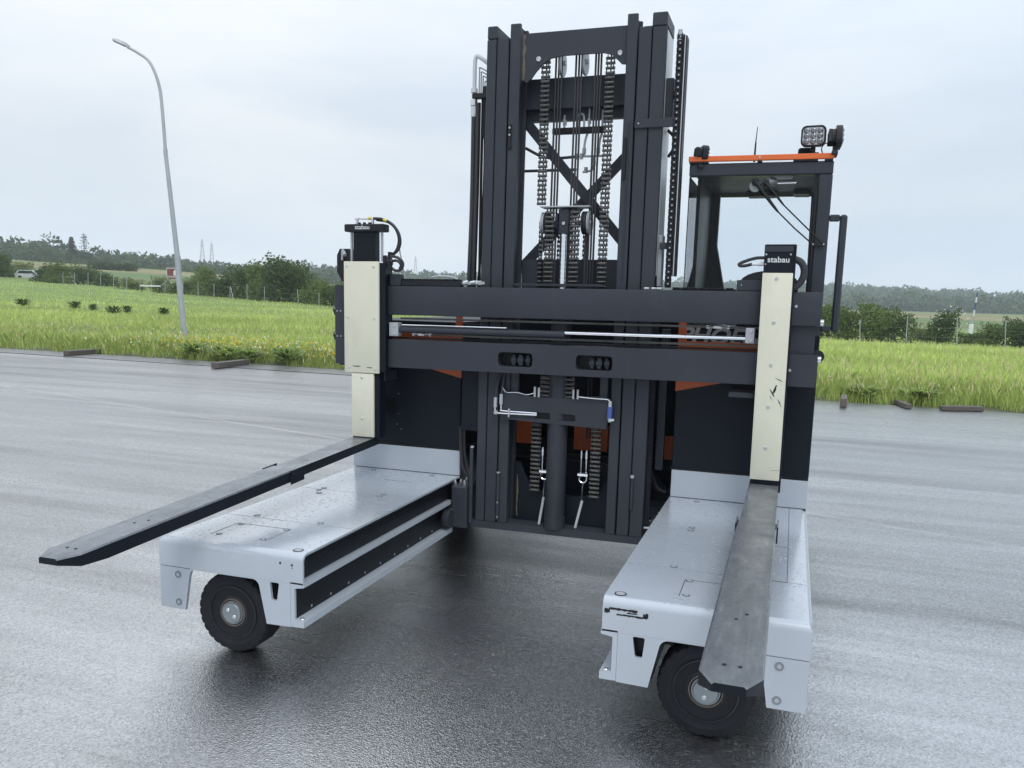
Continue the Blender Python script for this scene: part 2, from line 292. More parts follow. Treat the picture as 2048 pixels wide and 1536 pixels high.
class B:
    def __init__(s): s.bm = bmesh.new()
    def box(s, x0, x1, y0, y1, z0, z1, bev=0.0, seg=1, sel=None):
        x0, x1 = min(x0, x1), max(x0, x1); y0, y1 = min(y0, y1), max(y0, y1); z0, z1 = min(z0, z1), max(z0, z1)
        vs = [s.bm.verts.new((x, y, z)) for x in (x0, x1) for y in (y0, y1) for z in (z0, z1)]
        fs = [s.bm.faces.new([vs[i] for i in q]) for q in ((0, 1, 3, 2), (4, 6, 7, 5), (0, 4, 5, 1), (2, 3, 7, 6), (0, 2, 6, 4), (1, 5, 7, 3))]
        if bev:
            es = list({ed for f in fs for ed in f.edges})
            if sel: es = [ed for ed in es if sel((ed.verts[0].co+ed.verts[1].co)/2)]
            bmesh.ops.bevel(s.bm, geom=es, offset=bev, segments=seg, affect='EDGES', profile=0.5, clamp_overlap=True)
        return s
    def prism(s, pts, plane, a, b, holes=()):
        loops = [list(pts)] + [list(h) for h in holes]
        flat = [p for l in loops for p in l]
        mk = {'xz': lambda p, d: (p[0], d, p[1]), 'xy': lambda p, d: (p[0], p[1], d), 'yz': lambda p, d: (d, p[0], p[1])}[plane]
        A = [s.bm.verts.new(mk(p, a)) for p in flat]; Bv = [s.bm.verts.new(mk(p, b)) for p in flat]
        if not holes:
            s.bm.faces.new(A); s.bm.faces.new(Bv[::-1])
        else:
            for tri in tessellate_polygon([[Vector((p[0], p[1], 0)) for p in l] for l in loops]):
                for V in (A, Bv):
                    try: s.bm.faces.new([V[i] for i in tri])
                    except ValueError: pass
        k = 0
        for l in loops:
            n = len(l)
            for i in range(n):
                j = (i+1) % n; s.bm.faces.new((A[k+i], A[k+j], Bv[k+j], Bv[k+i]))
            k += n
        return s
    def ring(s, rings, caps=True, closed=False):
        V = [[s.bm.verts.new(p) for p in r] for r in rings]; n = len(V[0])
        for a, b in list(zip(V, V[1:])) + ([(V[-1], V[0])] if closed else []):
            for i in range(n): s.bm.faces.new((a[i], a[(i+1) % n], b[(i+1) % n], b[i]))
        if caps and not closed: s.bm.faces.new(V[0][::-1]); s.bm.faces.new(V[-1])
        return s
    def lathe(s, prof, o, axis='y', n=24, rmod=None):
        o = Vector(o); rings = []
        for k, (r, d) in enumerate(prof):
            R = []
            for i in range(n):
                a = 2*math.pi*i/n; rr = max(1e-4, r if rmod is None else rmod(k, i, r)); c, sn = math.cos(a)*rr, math.sin(a)*rr
                R.append(o+Vector({'y': (c, d, sn), 'z': (c, sn, d), 'x': (d, c, sn)}[axis]))
            rings.append(R)
        return s.ring(rings)
    def cyl(s, p0, p1, r, n=12, r1=None):
        p0, p1 = Vector(p0), Vector(p1); d = (p1-p0).normalized(); u = d.orthogonal().normalized(); v = d.cross(u)
        f = lambda p, q: [p+(u*math.cos(2*math.pi*i/n)+v*math.sin(2*math.pi*i/n))*q for i in range(n)]
        return s.ring([f(p0, r), f(p1, r if r1 is None else r1)])
    def tube(s, pts, r, n=8, smooth=4, r1=None):
        P = [Vector(p) for p in pts]
        if smooth and len(P) > 2:
            Q = []
            E_ = [2*P[0]-P[1]]+P+[2*P[-1]-P[-2]]
            for i in range(1, len(E_)-2):
                a, b, c, d = E_[i-1:i+3]
                for k in range(smooth):
                    q = k/smooth; Q.append(0.5*((2*b)+(c-a)*q+(2*a-5*b+4*c-d)*q*q+(3*b-a-3*c+d)*q**3))
            Q.append(P[-1]); P = Q
        rings = []; u = None
        for i, p in enumerate(P):
            d = (P[min(i+1, len(P)-1)]-P[max(i-1, 0)]).normalized()
            u = (d.orthogonal() if u is None else (u-d*u.dot(d))).normalized(); v = d.cross(u)
            q = r if r1 is None else r+(r1-r)*i/(len(P)-1)
            rings.append([p+(u*math.cos(2*math.pi*k/n)+v*math.sin(2*math.pi*k/n))*q for k in range(n)])
        return s.ring(rings)
    def bar(s, p0, p1, wd, th, up=(0, 1, 0)):
        p0, p1 = Vector(p0), Vector(p1); d = (p1-p0).normalized(); t = Vector(up); t = (t-d*t.dot(d)).normalized(); a = d.cross(t)
        f = lambda p: [p+a*x*wd/2+t*y*th/2 for x, y in ((-1, -1), (1, -1), (1, 1), (-1, 1))]
        return s.ring([f(p0), f(p1)])
    def mesh(s, name, mat, xf=None, mat2=None, pred=None, smooth=32):
        if xf:
            for v in s.bm.verts: v.co = xf(v.co)
        bmesh.ops.recalc_face_normals(s.bm, faces=s.bm.faces)
        me = bpy.data.meshes.new(name)
        if mat2:
            for f in s.bm.faces:
                if pred(f): f.material_index = 1
        for f in s.bm.faces: f.smooth = True
        s.bm.to_mesh(me); s.bm.free(); me.materials.append(mat)
        if mat2: me.materials.append(mat2)
        me.set_sharp_from_angle(angle=rad(smooth))
        return me
    def build(s, name, mat, parent=None, xf=None, **k):
        return obj(name, s.mesh(name, mat, xf, **k), parent)
def XC(c):                                   # the carriage and forks hang a hair out of level
    z = c.z-1; return Vector((c.x-0.0068*z, c.y, z+0.0068*c.x+1))
def XM(c):                                   # the mast leans back slightly
    q = XC(c); return Vector((q.x, q.y+0.0314*(q.z-1), q.z))
def rrect(x0, x1, z0, z1, r, n=4):
    P = []
    for cx, cz, a0 in ((x1-r, z1-r, 0), (x0+r, z1-r, 90), (x0+r, z0+r, 180), (x1-r, z0+r, 270)):
        for i in range(n+1):
            a = rad(a0+90*i/n); P.append((cx+r*math.cos(a), cz+r*math.sin(a)))
    return P
def text_mesh(name, body, size, mat, bold=0.0, shear=0.0, extrude=0.0012):
    cu = bpy.data.curves.new(name, 'FONT'); cu.body = body; cu.size = size; cu.extrude = extrude; cu.offset = bold; cu.shear = shear; cu.align_x = 'CENTER'
    o = bpy.data.objects.new(name, cu); COL.objects.link(o)
    me = bpy.data.meshes.new_from_object(o.evaluated_get(bpy.context.evaluated_depsgraph_get())); COL.objects.unlink(o); bpy.data.objects.remove(o); bpy.data.curves.remove(cu)
    me.materials.clear(); me.materials.append(mat); me.name = name
    return me
def lettering(body, size, mat, loc, parent, bold=0.0, shear=0.0, sx=1.0):
    me = text_mesh('lettering', body, size, mat, bold, shear); o = obj('lettering', me, parent)
    o.location = loc; o.rotation_euler = (rad(90), 0, 0); o.scale = (sx, 1, 1); return o
def screw_mesh(r, h, mat=None, n=10):
    b = B(); b.lathe([(r, 0), (r, -h*0.6), (r*0.8, -h), (r*0.45, -h), (r*0.42, -h*0.3), (0.0, -h*0.3)], (0, 0, 0), 'y', n); return b.mesh('screw', mat or ZINC)
# ================================================================== setting
def ray(u, v):
    return FWD + RIGHT*((u-1024-PPX)/F) - UP*((v-768-PPY)/F)
FH = Vector((FWD.x, FWD.y, 0)).normalized(); RH = Vector((FH.y, -FH.x, 0))
def at(u, v, depth):
    """the point seen at photo pixel (u, v) at a given horizontal distance ahead of the camera"""
    d = ray(u, v); return CAM + d*(depth/d.dot(FH))
def edge_y(x): return 11.25-0.046*(x-1.0)
def sst(a, b, x):
    t = np.clip((x-a)/(b-a), 0, 1); return t*t*(3-2*t)
_A = np.array([-60, -33, -30, -22, -13, -5, 3, 60.]); _AV = np.array([1.55, 1.55, 1.45, 1.20, 0.72, 0.2, -0.12, -0.12])      # elevation of the near field's crest
_B = np.array([-60, -31, -27, -20, -12, -4, 8, 20, 31, 60.]); _BV = np.array([2.2, 2.55, 2.15, 1.75, 1.42, 1.40, 1.50, 1.42, 1.02, 1.0])   # elevation of the far wooded ridge
def relief(x, y):
    x = np.asarray(x, float); y = np.asarray(y, float)
    dx, dy = x-CAM.x, y-CAM.y; r = np.hypot(dx, dy)
    a = np.degrees(np.arctan2(dx*RH.x+dy*RH.y, dx*FH.x+dy*FH.y))
    q = np.clip(9-x, -60, 130); pl = -1.0+0.0165*q+0.0001*q*q*np.sign(q)
    e = y-edge_y(x); base = sst(0.0, 62, e)*pl + sst(0.0, 0.7, e)*0.03 - (1-sst(-0.3, 0.5, e))*0.06
    crest = 1.65+380*np.tan(np.radians(np.interp(a, _A, _AV)))
    rf = np.interp(a, [-60, -25, -10, 8, 60], [560, 620, 900, 1300, 1300])
    far = 1.65+rf*np.tan(np.radians(np.interp(a, _B, _BV)))-12
    back = (np.abs(a) > 75)
    h = base+(crest-base)*np.where(back, 0, sst(140, 390, r))
    h = h+(far-h)*sst(0.60, 1.0, r/rf)
    h = h+0.10*np.sin(x*0.21)*np.sin(y*0.17+1)*sst(3, 30, e)
    return h
def ground(x, y): return float(relief(x, y))

# asphalt yard
me = bpy.data.meshes.new('asphalt_yard')
me.from_pydata([(-70, -70, 0), (70, -70, 0), (70, edge_y(70), 0), (-70, edge_y(-70), 0)], [], [(0, 1, 2, 3)]); me.materials.append(ASPHALT); tag(obj('asphalt_yard', me), kind='structure')
# paler concrete edging along the far side, with its open joint
b = B(); b.prism([(-70, edge_y(-70)-0.95), (-5.5, edge_y(-5.5)-0.95), (-5.5, edge_y(-5.5)+0.05), (-70, edge_y(-70)+0.05)], 'xy', -0.05, 0.006); tag(b.build('kerb_strip', KERB), kind='structure')
b = B(); rr = random.Random(5); xs = [-70+1.3*i for i in range(50)]
top = [(x, edge_y(x)-0.955) for x in xs if x < -5]; bot = [(x, edge_y(x)-1.0-0.07*rr.random()) for x in xs if x < -5]
b.prism(top+bot[::-1], 'xy', 0.001, 0.0045); tag(b.build('open_joint', BLACK), kind='structure')

# terrain, one sheet out to the ridge
NA, rs = 480, [0.0]
rs = np.concatenate([np.linspace(2, 30, 57), np.geomspace(30.6, 1700, 100)])
aa = np.linspace(0, 2*np.pi, NA, endpoint=False)
XX = CAM.x+np.outer(rs, np.sin(aa)); YY = CAM.y+np.outer(rs, np.cos(aa)); ZZ = relief(XX, YY)
vs = np.concatenate([[[CAM.x, CAM.y, -0.06]], np.stack([XX, YY, ZZ], -1).reshape(-1, 3)])
fs = [(0, 1+(i+1) % NA, 1+i) for i in range(NA)]
for k in range(len(rs)-1):
    o0 = 1+k*NA; o1 = o0+NA
    fs += [(o0+i, o0+(i+1) % NA, o1+(i+1) % NA, o1+i) for i in range(NA)]
me = bpy.data.meshes.new('meadow'); me.from_pydata(vs.tolist(), [], fs)
dx, dy = vs[:, 0]-CAM.x, vs[:, 1]-CAM.y; R_ = np.hypot(dx, dy); A_ = np.degrees(np.arctan2(dx*RH.x+dy*RH.y, dx*FH.x+dy*FH.y))
c = np.tile(np.array([0.15, 0.22, 0.05]), (len(vs), 1))
def blend(mask, col):
    global c
    c = c*(1-mask[:, None])+np.array(col)*mask[:, None]
e_v = vs[:, 1]-edge_y(vs[:, 0]); blend((1-sst(0.3, 1.6, e_v))*(e_v > -2), (0.085, 0.085, 0.05))
blend(sst(150, 175, R_), (0.13, 0.165, 0.05)); blend(sst(205, 225, R_)*(1-sst(238, 252, R_)), (0.095, 0.165, 0.05)); blend(sst(250, 268, R_)*(1-sst(300, 315, R_)), (0.235, 0.21, 0.10)); blend(sst(300, 330, R_)*(1-sst(400, 430, R_)), (0.19, 0.195, 0.085)); blend(sst(430, 500, R_), (0.05, 0.085, 0.03))
ca = me.color_attributes.new('Col', 'FLOAT_COLOR', 'POINT'); ca.data.foreach_set('color', np.concatenate([c, np.ones((len(c), 1))], 1).astype(np.float32).ravel())
me.materials.append(FIELD); me.shade_smooth(); tag(obj('meadow', me), kind='structure')

# ------------------------------------------------------------------ vegetation
def soup(name, V, Fc, tint, mat, parent=None):
    """V: (n,k,3) polygons of k corners, one tint each"""
    n, k = V.shape[:2]; me = bpy.data.meshes.new(name)
    me.vertices.add(n*k); me.vertices.foreach_set('co', V.astype(np.float32).ravel())
    me.loops.add(n*k); me.loops.foreach_set('vertex_index', np.arange(n*k, dtype=np.int32))
    me.polygons.add(n); me.polygons.foreach_set('loop_start', np.arange(0, n*k, k, dtype=np.int32)); me.polygons.foreach_set('loop_total', np.full(n, k, dtype=np.int32))
    at_ = me.attributes.new('tint', 'FLOAT', 'POINT'); at_.data.foreach_set('value', np.repeat(tint, k).astype(np.float32))
    me.materials.append(mat); me.update(); me.validate(); return me
def leaf_quads(P, size, up=0.25, rng=RNG):
    n = len(P); d = rng.normal(size=(n, 3)); d /= np.linalg.norm(d, axis=1)[:, None]; d[:, 2] = d[:, 2]*0.8+up*0
    a = np.cross(d, rng.normal(size=(n, 3))); a /= np.linalg.norm(a, axis=1)[:, None]; bb = np.cross(d, a)
    s = (size*(0.6+0.8*rng.random(n)))[:, None]
    return np.stack([P-a*s, P+bb*s*0.55, P+a*s, P-bb*s*0.55], 1)
def crown_points(n, lobes, rng=RNG, shell=0.45):
    """points spread through several overlapping ellipsoid lobes, thicker towards the outside"""
    w_ = np.array([l[3]*l[4]*l[5] for l in lobes])**0.7; w_ /= w_.sum(); k = rng.choice(len(lobes), n, p=w_); Lb = np.array(lobes)[k]
    d = rng.normal(size=(n, 3)); d /= np.linalg.norm(d, axis=1)[:, None]
    r = (shell+(1-shell)*rng.random(n)**0.6)*(1+0.10*rng.normal(size=n))
    return Lb[:, :3]+d*r[:, None]*Lb[:, 3:6], k
def make_crown(name, seed, n, size, mat, tall=False, nl=9):
    """a unit crown: about 1 wide and 1 high, standing on z=0"""
    rng = np.random.default_rng(seed); lobes = []
    for i in range(nl):
        a = rng.random()*6.283; q = rng.random()**0.6*0.32; zz = 0.22+0.56*rng.random(); k = 0.14+0.12*rng.random()
        q *= (1.15-0.75*max(0, zz-0.35)); lobes.append((q*math.cos(a), q*math.sin(a), zz, k, k, k*(0.8+0.5*rng.random())))
    lobes.append((0, 0, 0.45, 0.26, 0.26, 0.40))
    for i in range(5): a = rng.random()*6.283; lobes.append((0.3*math.cos(a), 0.3*math.sin(a), 0.14, 0.17, 0.17, 0.16))
    for i in range(7):                                          # sprays that break the outline
        a = rng.random()*6.283; q = 0.15+0.28*rng.random(); lobes.append((q*math.cos(a), q*math.sin(a), 0.55+0.42*rng.random()*(1-q), 0.05, 0.05, 0.12))
    P, k = crown_points(n, lobes, rng); P = P[P[:, 2] > 0.0]; 
    br = rng.random(len(lobes)); t = 0.15+0.45*br[k[:len(P)]]+0.4*rng.random(len(P))
    return soup(name, leaf_quads(P, size, rng=rng), None, np.clip(t, 0, 1), mat)
def stems(name, seed, h, mat=BARK, n=4, r=0.02):
    rng = random.Random(seed); b = B()
    for i in range(n):
        a = rng.random()*6.28; q = 0.06+0.16*rng.random(); b.tube([(0, 0, -0.05), (q*0.3*math.cos(a), q*0.3*math.sin(a), h*0.35), (q*math.cos(a), q*math.sin(a), h*(0.7+0.3*rng.random()))], r*(1 if i == 0 else 0.6), 6, 3, r*0.2)
    return b.mesh(name, mat)
PROTO = {}
def shrub(u, vb, vt, px, depth, kind, label, name='bush', cat='bush', group=None, seed=0, dz=0.0):
    p = at(u, vb, depth); s_ = F/depth; wd = px/s_; gz = ground(p.x, p.y); top = at(u, vt, depth).z; ht = max(0.6, top-gz)
    key = (kind, seed % 3, ht > 6)
    if key not in PROTO:
        n, sz = ((5200, 0.020) if ht > 6 else (3600, 0.026))
        PROTO[key] = (make_crown('foliage', 100+kind*10+seed, n, sz, LEAF[kind], nl=9+seed % 3), stems('stem', seed+kind, 0.8))
    fo, st = PROTO[key]
    t = thing(name, label, cat, (p.x, p.y, gz-0.1), random.Random(int(u*7+seed)).random()*6.28, group); t.scale = (wd*1.32, wd*1.32, ht*1.04+0.1)
    obj('foliage', fo, t); obj('stem', st, t); return t
GF = 'shrubs and trees along the field fence'
for i, (u, vb, vt, px, dp, kd, nm, lb) in enumerate([
    (-22, 562, 508, 70, 142, 1, 'tree', 'mid green tree cut off by the left edge of the picture'),
    (6, 560, 503, 42, 140, 0, 'tree', 'dark tree with a leaning trunk at the far left of the field edge'),
    (43, 560, 518, 46, 150, 2, 'bush', 'pale thin bush behind the parked cars at the far left'),
    (92, 566, 524, 52, 134, 0, 'bush', 'dark low bush right of the parked cars'),
    (122, 568, 519, 48, 132, 1, 'tree', 'yellowish green small tree in front of the tall conifers'),
    (166, 570, 526, 56, 131, 0, 'bush', 'dense dark bush below the bare topped conifer'),
    (212, 572, 541, 44, 129, 0, 'bush', 'dark rounded bush behind the left fence posts'),
    (262, 578, 554, 52, 124, 2, 'bush', 'pale yellowish bush between the left fence posts'),
    (322, 587, 548, 44, 117, 2, 'bush', 'pale bush below the brown sign'),
    (350, 590, 560, 44, 115, 1, 'bush', 'bush with small white blossoms just right of the street lamp'),
    (388, 594, 549, 50, 116, 2, 'bush', 'thin yellowish bush left of the long hedge'),
    (418, 596, 532, 58, 113, 1, 'tree', 'light green tree at the left end of the long hedge'),
    (452, 598, 540, 58, 112, 0, 'bush', 'dark bush behind the slanting fence brace'),
    (486, 599, 528, 66, 110, 0, 'tree', 'dark tree left of the highest tree in the long hedge'),
    (520, 602, 522, 64, 108, 1, 'tree', 'mid green tree joined to the left side of the highest hedge tree'),
    (556, 606, 504, 104, 104, 0, 'tree', 'highest and broadest tree of the long hedge behind the fence'),
    (592, 608, 520, 74, 103, 0, 'tree', 'dark tree joined to the right side of the highest hedge tree'),
    (632, 612, 556, 56, 99, 1, 'bush', 'lower green bush at the right end of the long hedge'),
    (664, 614, 562, 58, 97, 1, 'bush', 'green bush next to the left end of the carriage beams'),
    (700, 618, 560, 60, 96, 0, 'bush', 'dark bush behind the cream fork cover on the left'),
    (1640, 690, 606, 66, 69, 1, 'bush', 'green bush seen through the cab grab rail'),
    (1690, 690, 604, 72, 68, 1, 'bush', 'rounded green bush just right of the grab rail'),
    (1738, 690, 595, 86, 67, 1, 'bush', 'tallest rounded bush on the right side of the field'),
    (1784, 690, 606, 66, 68, 0, 'bush', 'dark bush left of the first slanting post on the right'),
    (1836, 692, 652, 50, 72, 2, 'bush', 'low pale bush between the first two posts on the right'),
    (1866, 692, 640, 52, 74, 1, 'bush', 'small bush left of the white flowering elder'),
    (1893, 692, 610, 64, 70, 0, 'bush', 'elder bush with white flower heads beside the middle post'),
    (1938, 694, 662, 66, 72, 1, 'bush', 'low spreading bush below the striped pole'),
    (1984, 696, 640, 62, 70, 1, 'bush', 'green bush left of the last post on the right'),
    (2026, 696, 628, 74, 69, 0, 'bush', 'dark bush at the right edge of the picture'),
    (2076, 696, 630, 70, 68, 1, 'bush', 'bush cut off by the right edge of the picture')]):
    t = shrub(u, vb, vt, px, dp, kd, lb, nm, nm, GF, i)
    if 'blossoms' in lb or 'white flower' in lb:
        rng = np.random.default_rng(i); d = rng.normal(size=(90, 3)); d /= np.linalg.norm(d, axis=1)[:, None]; P = d*np.array([.42, .42, .42])+np.array([0, 0, .52]); P = P[P[:, 2] > 0.3]
        obj('blossom', soup('blossom', leaf_quads(P, 0.022, rng=rng), None, np.ones(len(P)), PETALW), t)
# the long dark hedge on the field beyond the fence
p = at(228, 548, 250); t = thing('hedge', 'long low dark hedge crossing the pale field on the left', 'hedge', (p.x, p.y, ground(p.x, p.y)), _y*-1)
rng = np.random.default_rng(77); lob = [(x, 0.6*rng.normal(), 0.9, 1.3, 1.2, 1.0+0.3*rng.random()) for x in np.arange(-6.5, 6.6, 0.9)]
P, k = crown_points(5000, lob, rng); obj('foliage', soup('foliage', leaf_quads(P, 0.22, rng=rng), None, rng.random(len(P))*0.7, LEAF[0]), t)
# conifers and the round tree on the crest
def conifer(u, vb, vt, depth, label, bare, seed):
    p = at(u, vb+4, depth); gz = p.z; ht = at(u, vt, depth).z-gz; rng = np.random.default_rng(seed); rn = random.Random(seed)
    t = thing('conifer', label, 'tree', (p.x, p.y, gz), 0, 'tall conifers on the crest'); P = []; bb = B(); bb.tube([(0, 0, -0.5), (0, 0, ht)], 0.16, 6, 0, 0.03)
    z = ht*0.12
    while z < ht*0.98:
        f = z/ht; ln = 4.6*(1-f)**0.75*(0.7+0.5*rn.random())+0.25; th = rn.random()*6.28
        bare_here = bare and f > 0.42
        for k in range(5):
            a = th+k*1.257+rn.random()*0.5; q = ln*(0.6+0.5*rn.random()); dr = -0.05*q if bare_here else -0.18*q
            bb.tube([(0, 0, z), (q*math.cos(a), q*math.sin(a), z+dr)], 0.05, 4, 0, 0.015)
            m_ = 6 if bare_here else 46; s = rng.random(m_)**0.7
            P.append(np.stack([q*s*math.cos(a), q*s*math.sin(a), z+dr*s], 1)+rng.normal(size=(m_, 3))*np.array([.17, .17, .13]))
        z += ht*0.042*(0.8+0.5*rn.random())
    P = np.concatenate(P); obj('foliage', soup('foliage', leaf_quads(P, 0.27, rng=rng), None, rng.random(len(P)), LEAF[3]), t); bb.build('trunk', BARK, t)
conifer(145, 531, 473, 375, 'tall dense dark conifer on the crest, left of its bare topped neighbour', False, 1)
conifer(171, 531, 465, 378, 'tall conifer with a bare spindly top on the crest', True, 2)
CR = 'trees on the crest of the pale field'
for i, (u, vb, vt, px, dp, kd, lb) in enumerate([(212, 533, 509, 38, 372, 0, 'round dark tree standing apart, right of the two conifers'), (95, 527, 494, 34, 380, 0, 'dark tree with a pointed top, left of the conifers on the crest'), (66, 525, 496, 44, 384, 0, 'broad dark tree on the crest above the pale bush'), (120, 529, 501, 34, 380, 0, 'low dark tree touching the left conifer'), (258, 538, 517, 30, 380, 1, 'small bushy tree with a dead top on the crest')]):
    shrub(u, vb, vt, px, dp, kd, lb, 'tree', 'tree', CR, i)

# far woods: two bands of crowns too distant to tell apart
def wood(name, spots, size, per, mat, seed):
    rng = np.random.default_rng(seed); V = []; T = []
    for (x, y, z, s) in spots:
        d = rng.normal(size=(per, 3)); d /= np.linalg.norm(d, axis=1)[:, None]; d[:, 2] = np.abs(d[:, 2])*1.1
        nb = 3; off = rng.normal(size=(nb, 3))*s*np.array([.35, .35, .22]); kk = rng.integers(0, nb, per)
        P = np.array([x, y, z])+np.array([0, 0, s*0.25])+off[kk]+d*s*np.array([.52, .52, .5])*(0.75+0.3*rng.random(per))[:, None]
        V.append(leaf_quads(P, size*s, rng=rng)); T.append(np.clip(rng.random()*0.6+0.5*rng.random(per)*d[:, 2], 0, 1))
    tag(obj(name, soup(name, np.concatenate(V), None, np.concatenate(T), mat)), kind='stuff')
rng = np.random.default_rng(21); near, far = [], []
for i in range(230):                                            # row on the crest, left of the mast
    a = -34+rng.random()*27; r = 392+rng.random()*60; az_ = math.radians(a); x = CAM.x+r*(FH.x*math.cos(az_)+RH.x*math.sin(az_)); y = CAM.y+r*(FH.y*math.cos(az_)+RH.y*math.sin(az_))
    near.append((x, y, ground(x, y)-0.5, (2.4+3.4*rng.random()**1.6)*(1.0 if a > -25 else 0.9)))
for i in range(3600):
    a = -38+rng.random()*78; rf = np.interp(a, [-60, -25, -10, 8, 60], [560, 620, 900, 1300, 1300]); r = rf*(0.50+0.53*rng.random()**0.7) if a > -5 else rf*(0.80+0.22*rng.random()); az_ = math.radians(a)
    x = CAM.x+r*(FH.x*math.cos(az_)+RH.x*math.sin(az_)); y = CAM.y+r*(FH.y*math.cos(az_)+RH.y*math.sin(az_)); far.append((x, y, ground(x, y)-2, (9+7*rng.random())*(0.75 if rf < 800 else 1.0)))
wood('crest_wood', near, 0.10, 150, FOREST, 5); wood('far_wood', far, 0.13, 110, FOREST, 6)

# ------------------------------------------------------------------ grass
def grass():
    rng = np.random.default_rng(4); n = 280000
    a = np.radians(-36+rng.random(n)*73); q = rng.random(n); r0, r1 = 12.5, 150.0
    r = 1.0/(1/r0+(1/r1-1/r0)*q**0.85)
    dirx = FH.x*np.cos(a)+RH.x*np.sin(a); diry = FH.y*np.cos(a)+RH.y*np.sin(a); x = CAM.x+dirx*r; y = CAM.y+diry*r
    e = y-edge_y(x); ragged = 0.22*np.sin(x*1.7)+0.15*np.sin(x*4.3+1)+0.1*rng.random(n); k = (e > 0.02+np.maximum(0, ragged)) & (e < 105); x, y, r, e, a = x[k], y[k], r[k], e[k], a[k]; n = len(x)
    z = relief(x, y)
    pat = 0.5+0.25*np.sin(x*0.31+1.3*np.sin(y*0.23))+0.25*np.sin(y*0.47+1.7*np.sin(x*0.19)); verge = 1-sst(0.6, 4.5, e)
    h = (0.20+0.20*rng.random(n)+0.12*pat)*(0.62+0.38*sst(0, 1.6, e)); h *= np.where(a > 0, 1.1, 1.0)*(1-0.4*sst(40, 110, r))
    wd = np.maximum(0.003, r*0.00032)*(0.7+0.7*rng.random(n))
    th = rng.random(n)*6.283; lean = h*(0.12+0.38*rng.random(n)); lx, ly = np.cos(th)*lean, np.sin(th)*lean; ax, ay = -np.sin(th+1.2*(rng.random(n)-.5)), np.cos(th)
    z0 = z-0.03
    def pt(f, s): return np.stack([x+lx*f*f+ax*wd*s*(1-0.75*f), y+ly*f*f+ay*wd*s*(1-0.75*f), z0+h*f*(1-0.15*f)], 1)
    V = np.stack([pt(0, -1), pt(0, 1), pt(0.6, .9), pt(1, 0), pt(0.6, -.9)], 1)
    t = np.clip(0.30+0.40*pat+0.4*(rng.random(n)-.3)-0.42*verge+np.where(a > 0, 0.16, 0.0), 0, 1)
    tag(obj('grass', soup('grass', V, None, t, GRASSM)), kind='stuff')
    # dry seed heads standing above the grass, thickest along the verge
    m = rng.random(n) < (0.012+0.05*verge*(0.3+0.7*pat)); xs, ys, zs, hs, rs_ = x[m], y[m], z[m], h[m], r[m]; P = np.stack([xs+lx[m]*0.9, ys+ly[m]*0.9, zs+hs*1.08], 1); w2 = np.maximum(0.005, rs_*0.0004)
    hh = (0.04+0.06*rng.random(len(P))); W2 = np.stack([w2*RH.x, w2*RH.y, 0*w2], 1); H2 = np.stack([0*hh+0.02*rng.normal(size=len(hh)), 0*hh, hh], 1)
    V = np.stack([P-H2, P+W2, P+H2, P-W2], 1); tag(obj('seed_heads', soup('seed_heads', V, None, rng.random(len(P)), SEEDM)), kind='stuff')
grass()
def flowers(name, n, sampler, mat, size, hgt, seed, leaves=None):
    rng = np.random.default_rng(seed); x, y = sampler(rng, n); k = (y-edge_y(x)) > 0.08; x, y = x[k], y[k]; z = relief(x, y)
    P = np.stack([x, y, z+hgt*(0.45+0.6*rng.random(len(x)))], 1); Q = []
    for i in range(3): Q.append(leaf_quads(P+rng.normal(size=P.shape)*size*0.4, size, rng=rng))
    V = np.concatenate(Q); tag(obj(name, soup(name, V, None, np.ones(len(V)), mat)), kind='stuff')
def strip(x0, x1, e0, e1, clump=None):
    def f(rng, n):
        x = x0+(x1-x0)*rng.random(n); e = e0+(e1-e0)*rng.random(n)**1.4
        if clump:
            c_ = rng.integers(0, len(clump), n); x = np.array([q[0] for q in clump])[c_]+rng.normal(size=n)*np.array([q[1] for q in clump])[c_]
        return x, edge_y(x)+e
    return f
flowers('yellow_flowers', 420, strip(-15, -8, 0.15, 1.9, [(-13.6, .5), (-12.2, .6), (-11.2, .7), (-10.2, .5), (-8.6, .5)]), PETALY, 0.020, 0.50, 31)
flowers('white_flowers', 170, strip(-19, -7, 0.2, 4.5, [(-10.9, .35), (-12.2, .8), (-14.5, 1.5), (-10.4, .3), (-8, 1.2)]), PETALW, 0.020, 0.48, 32)
flowers('scattered_white_flowers', 150, strip(-26, 6, 0.5, 14), PETALW, 0.014, 0.42, 33)
flowers('mauve_flowers', 110, strip(-26, -12, 3, 5, [(-19.8, .5), (-15.6, .4)]), PETALV, 0.02, 0.5, 34)
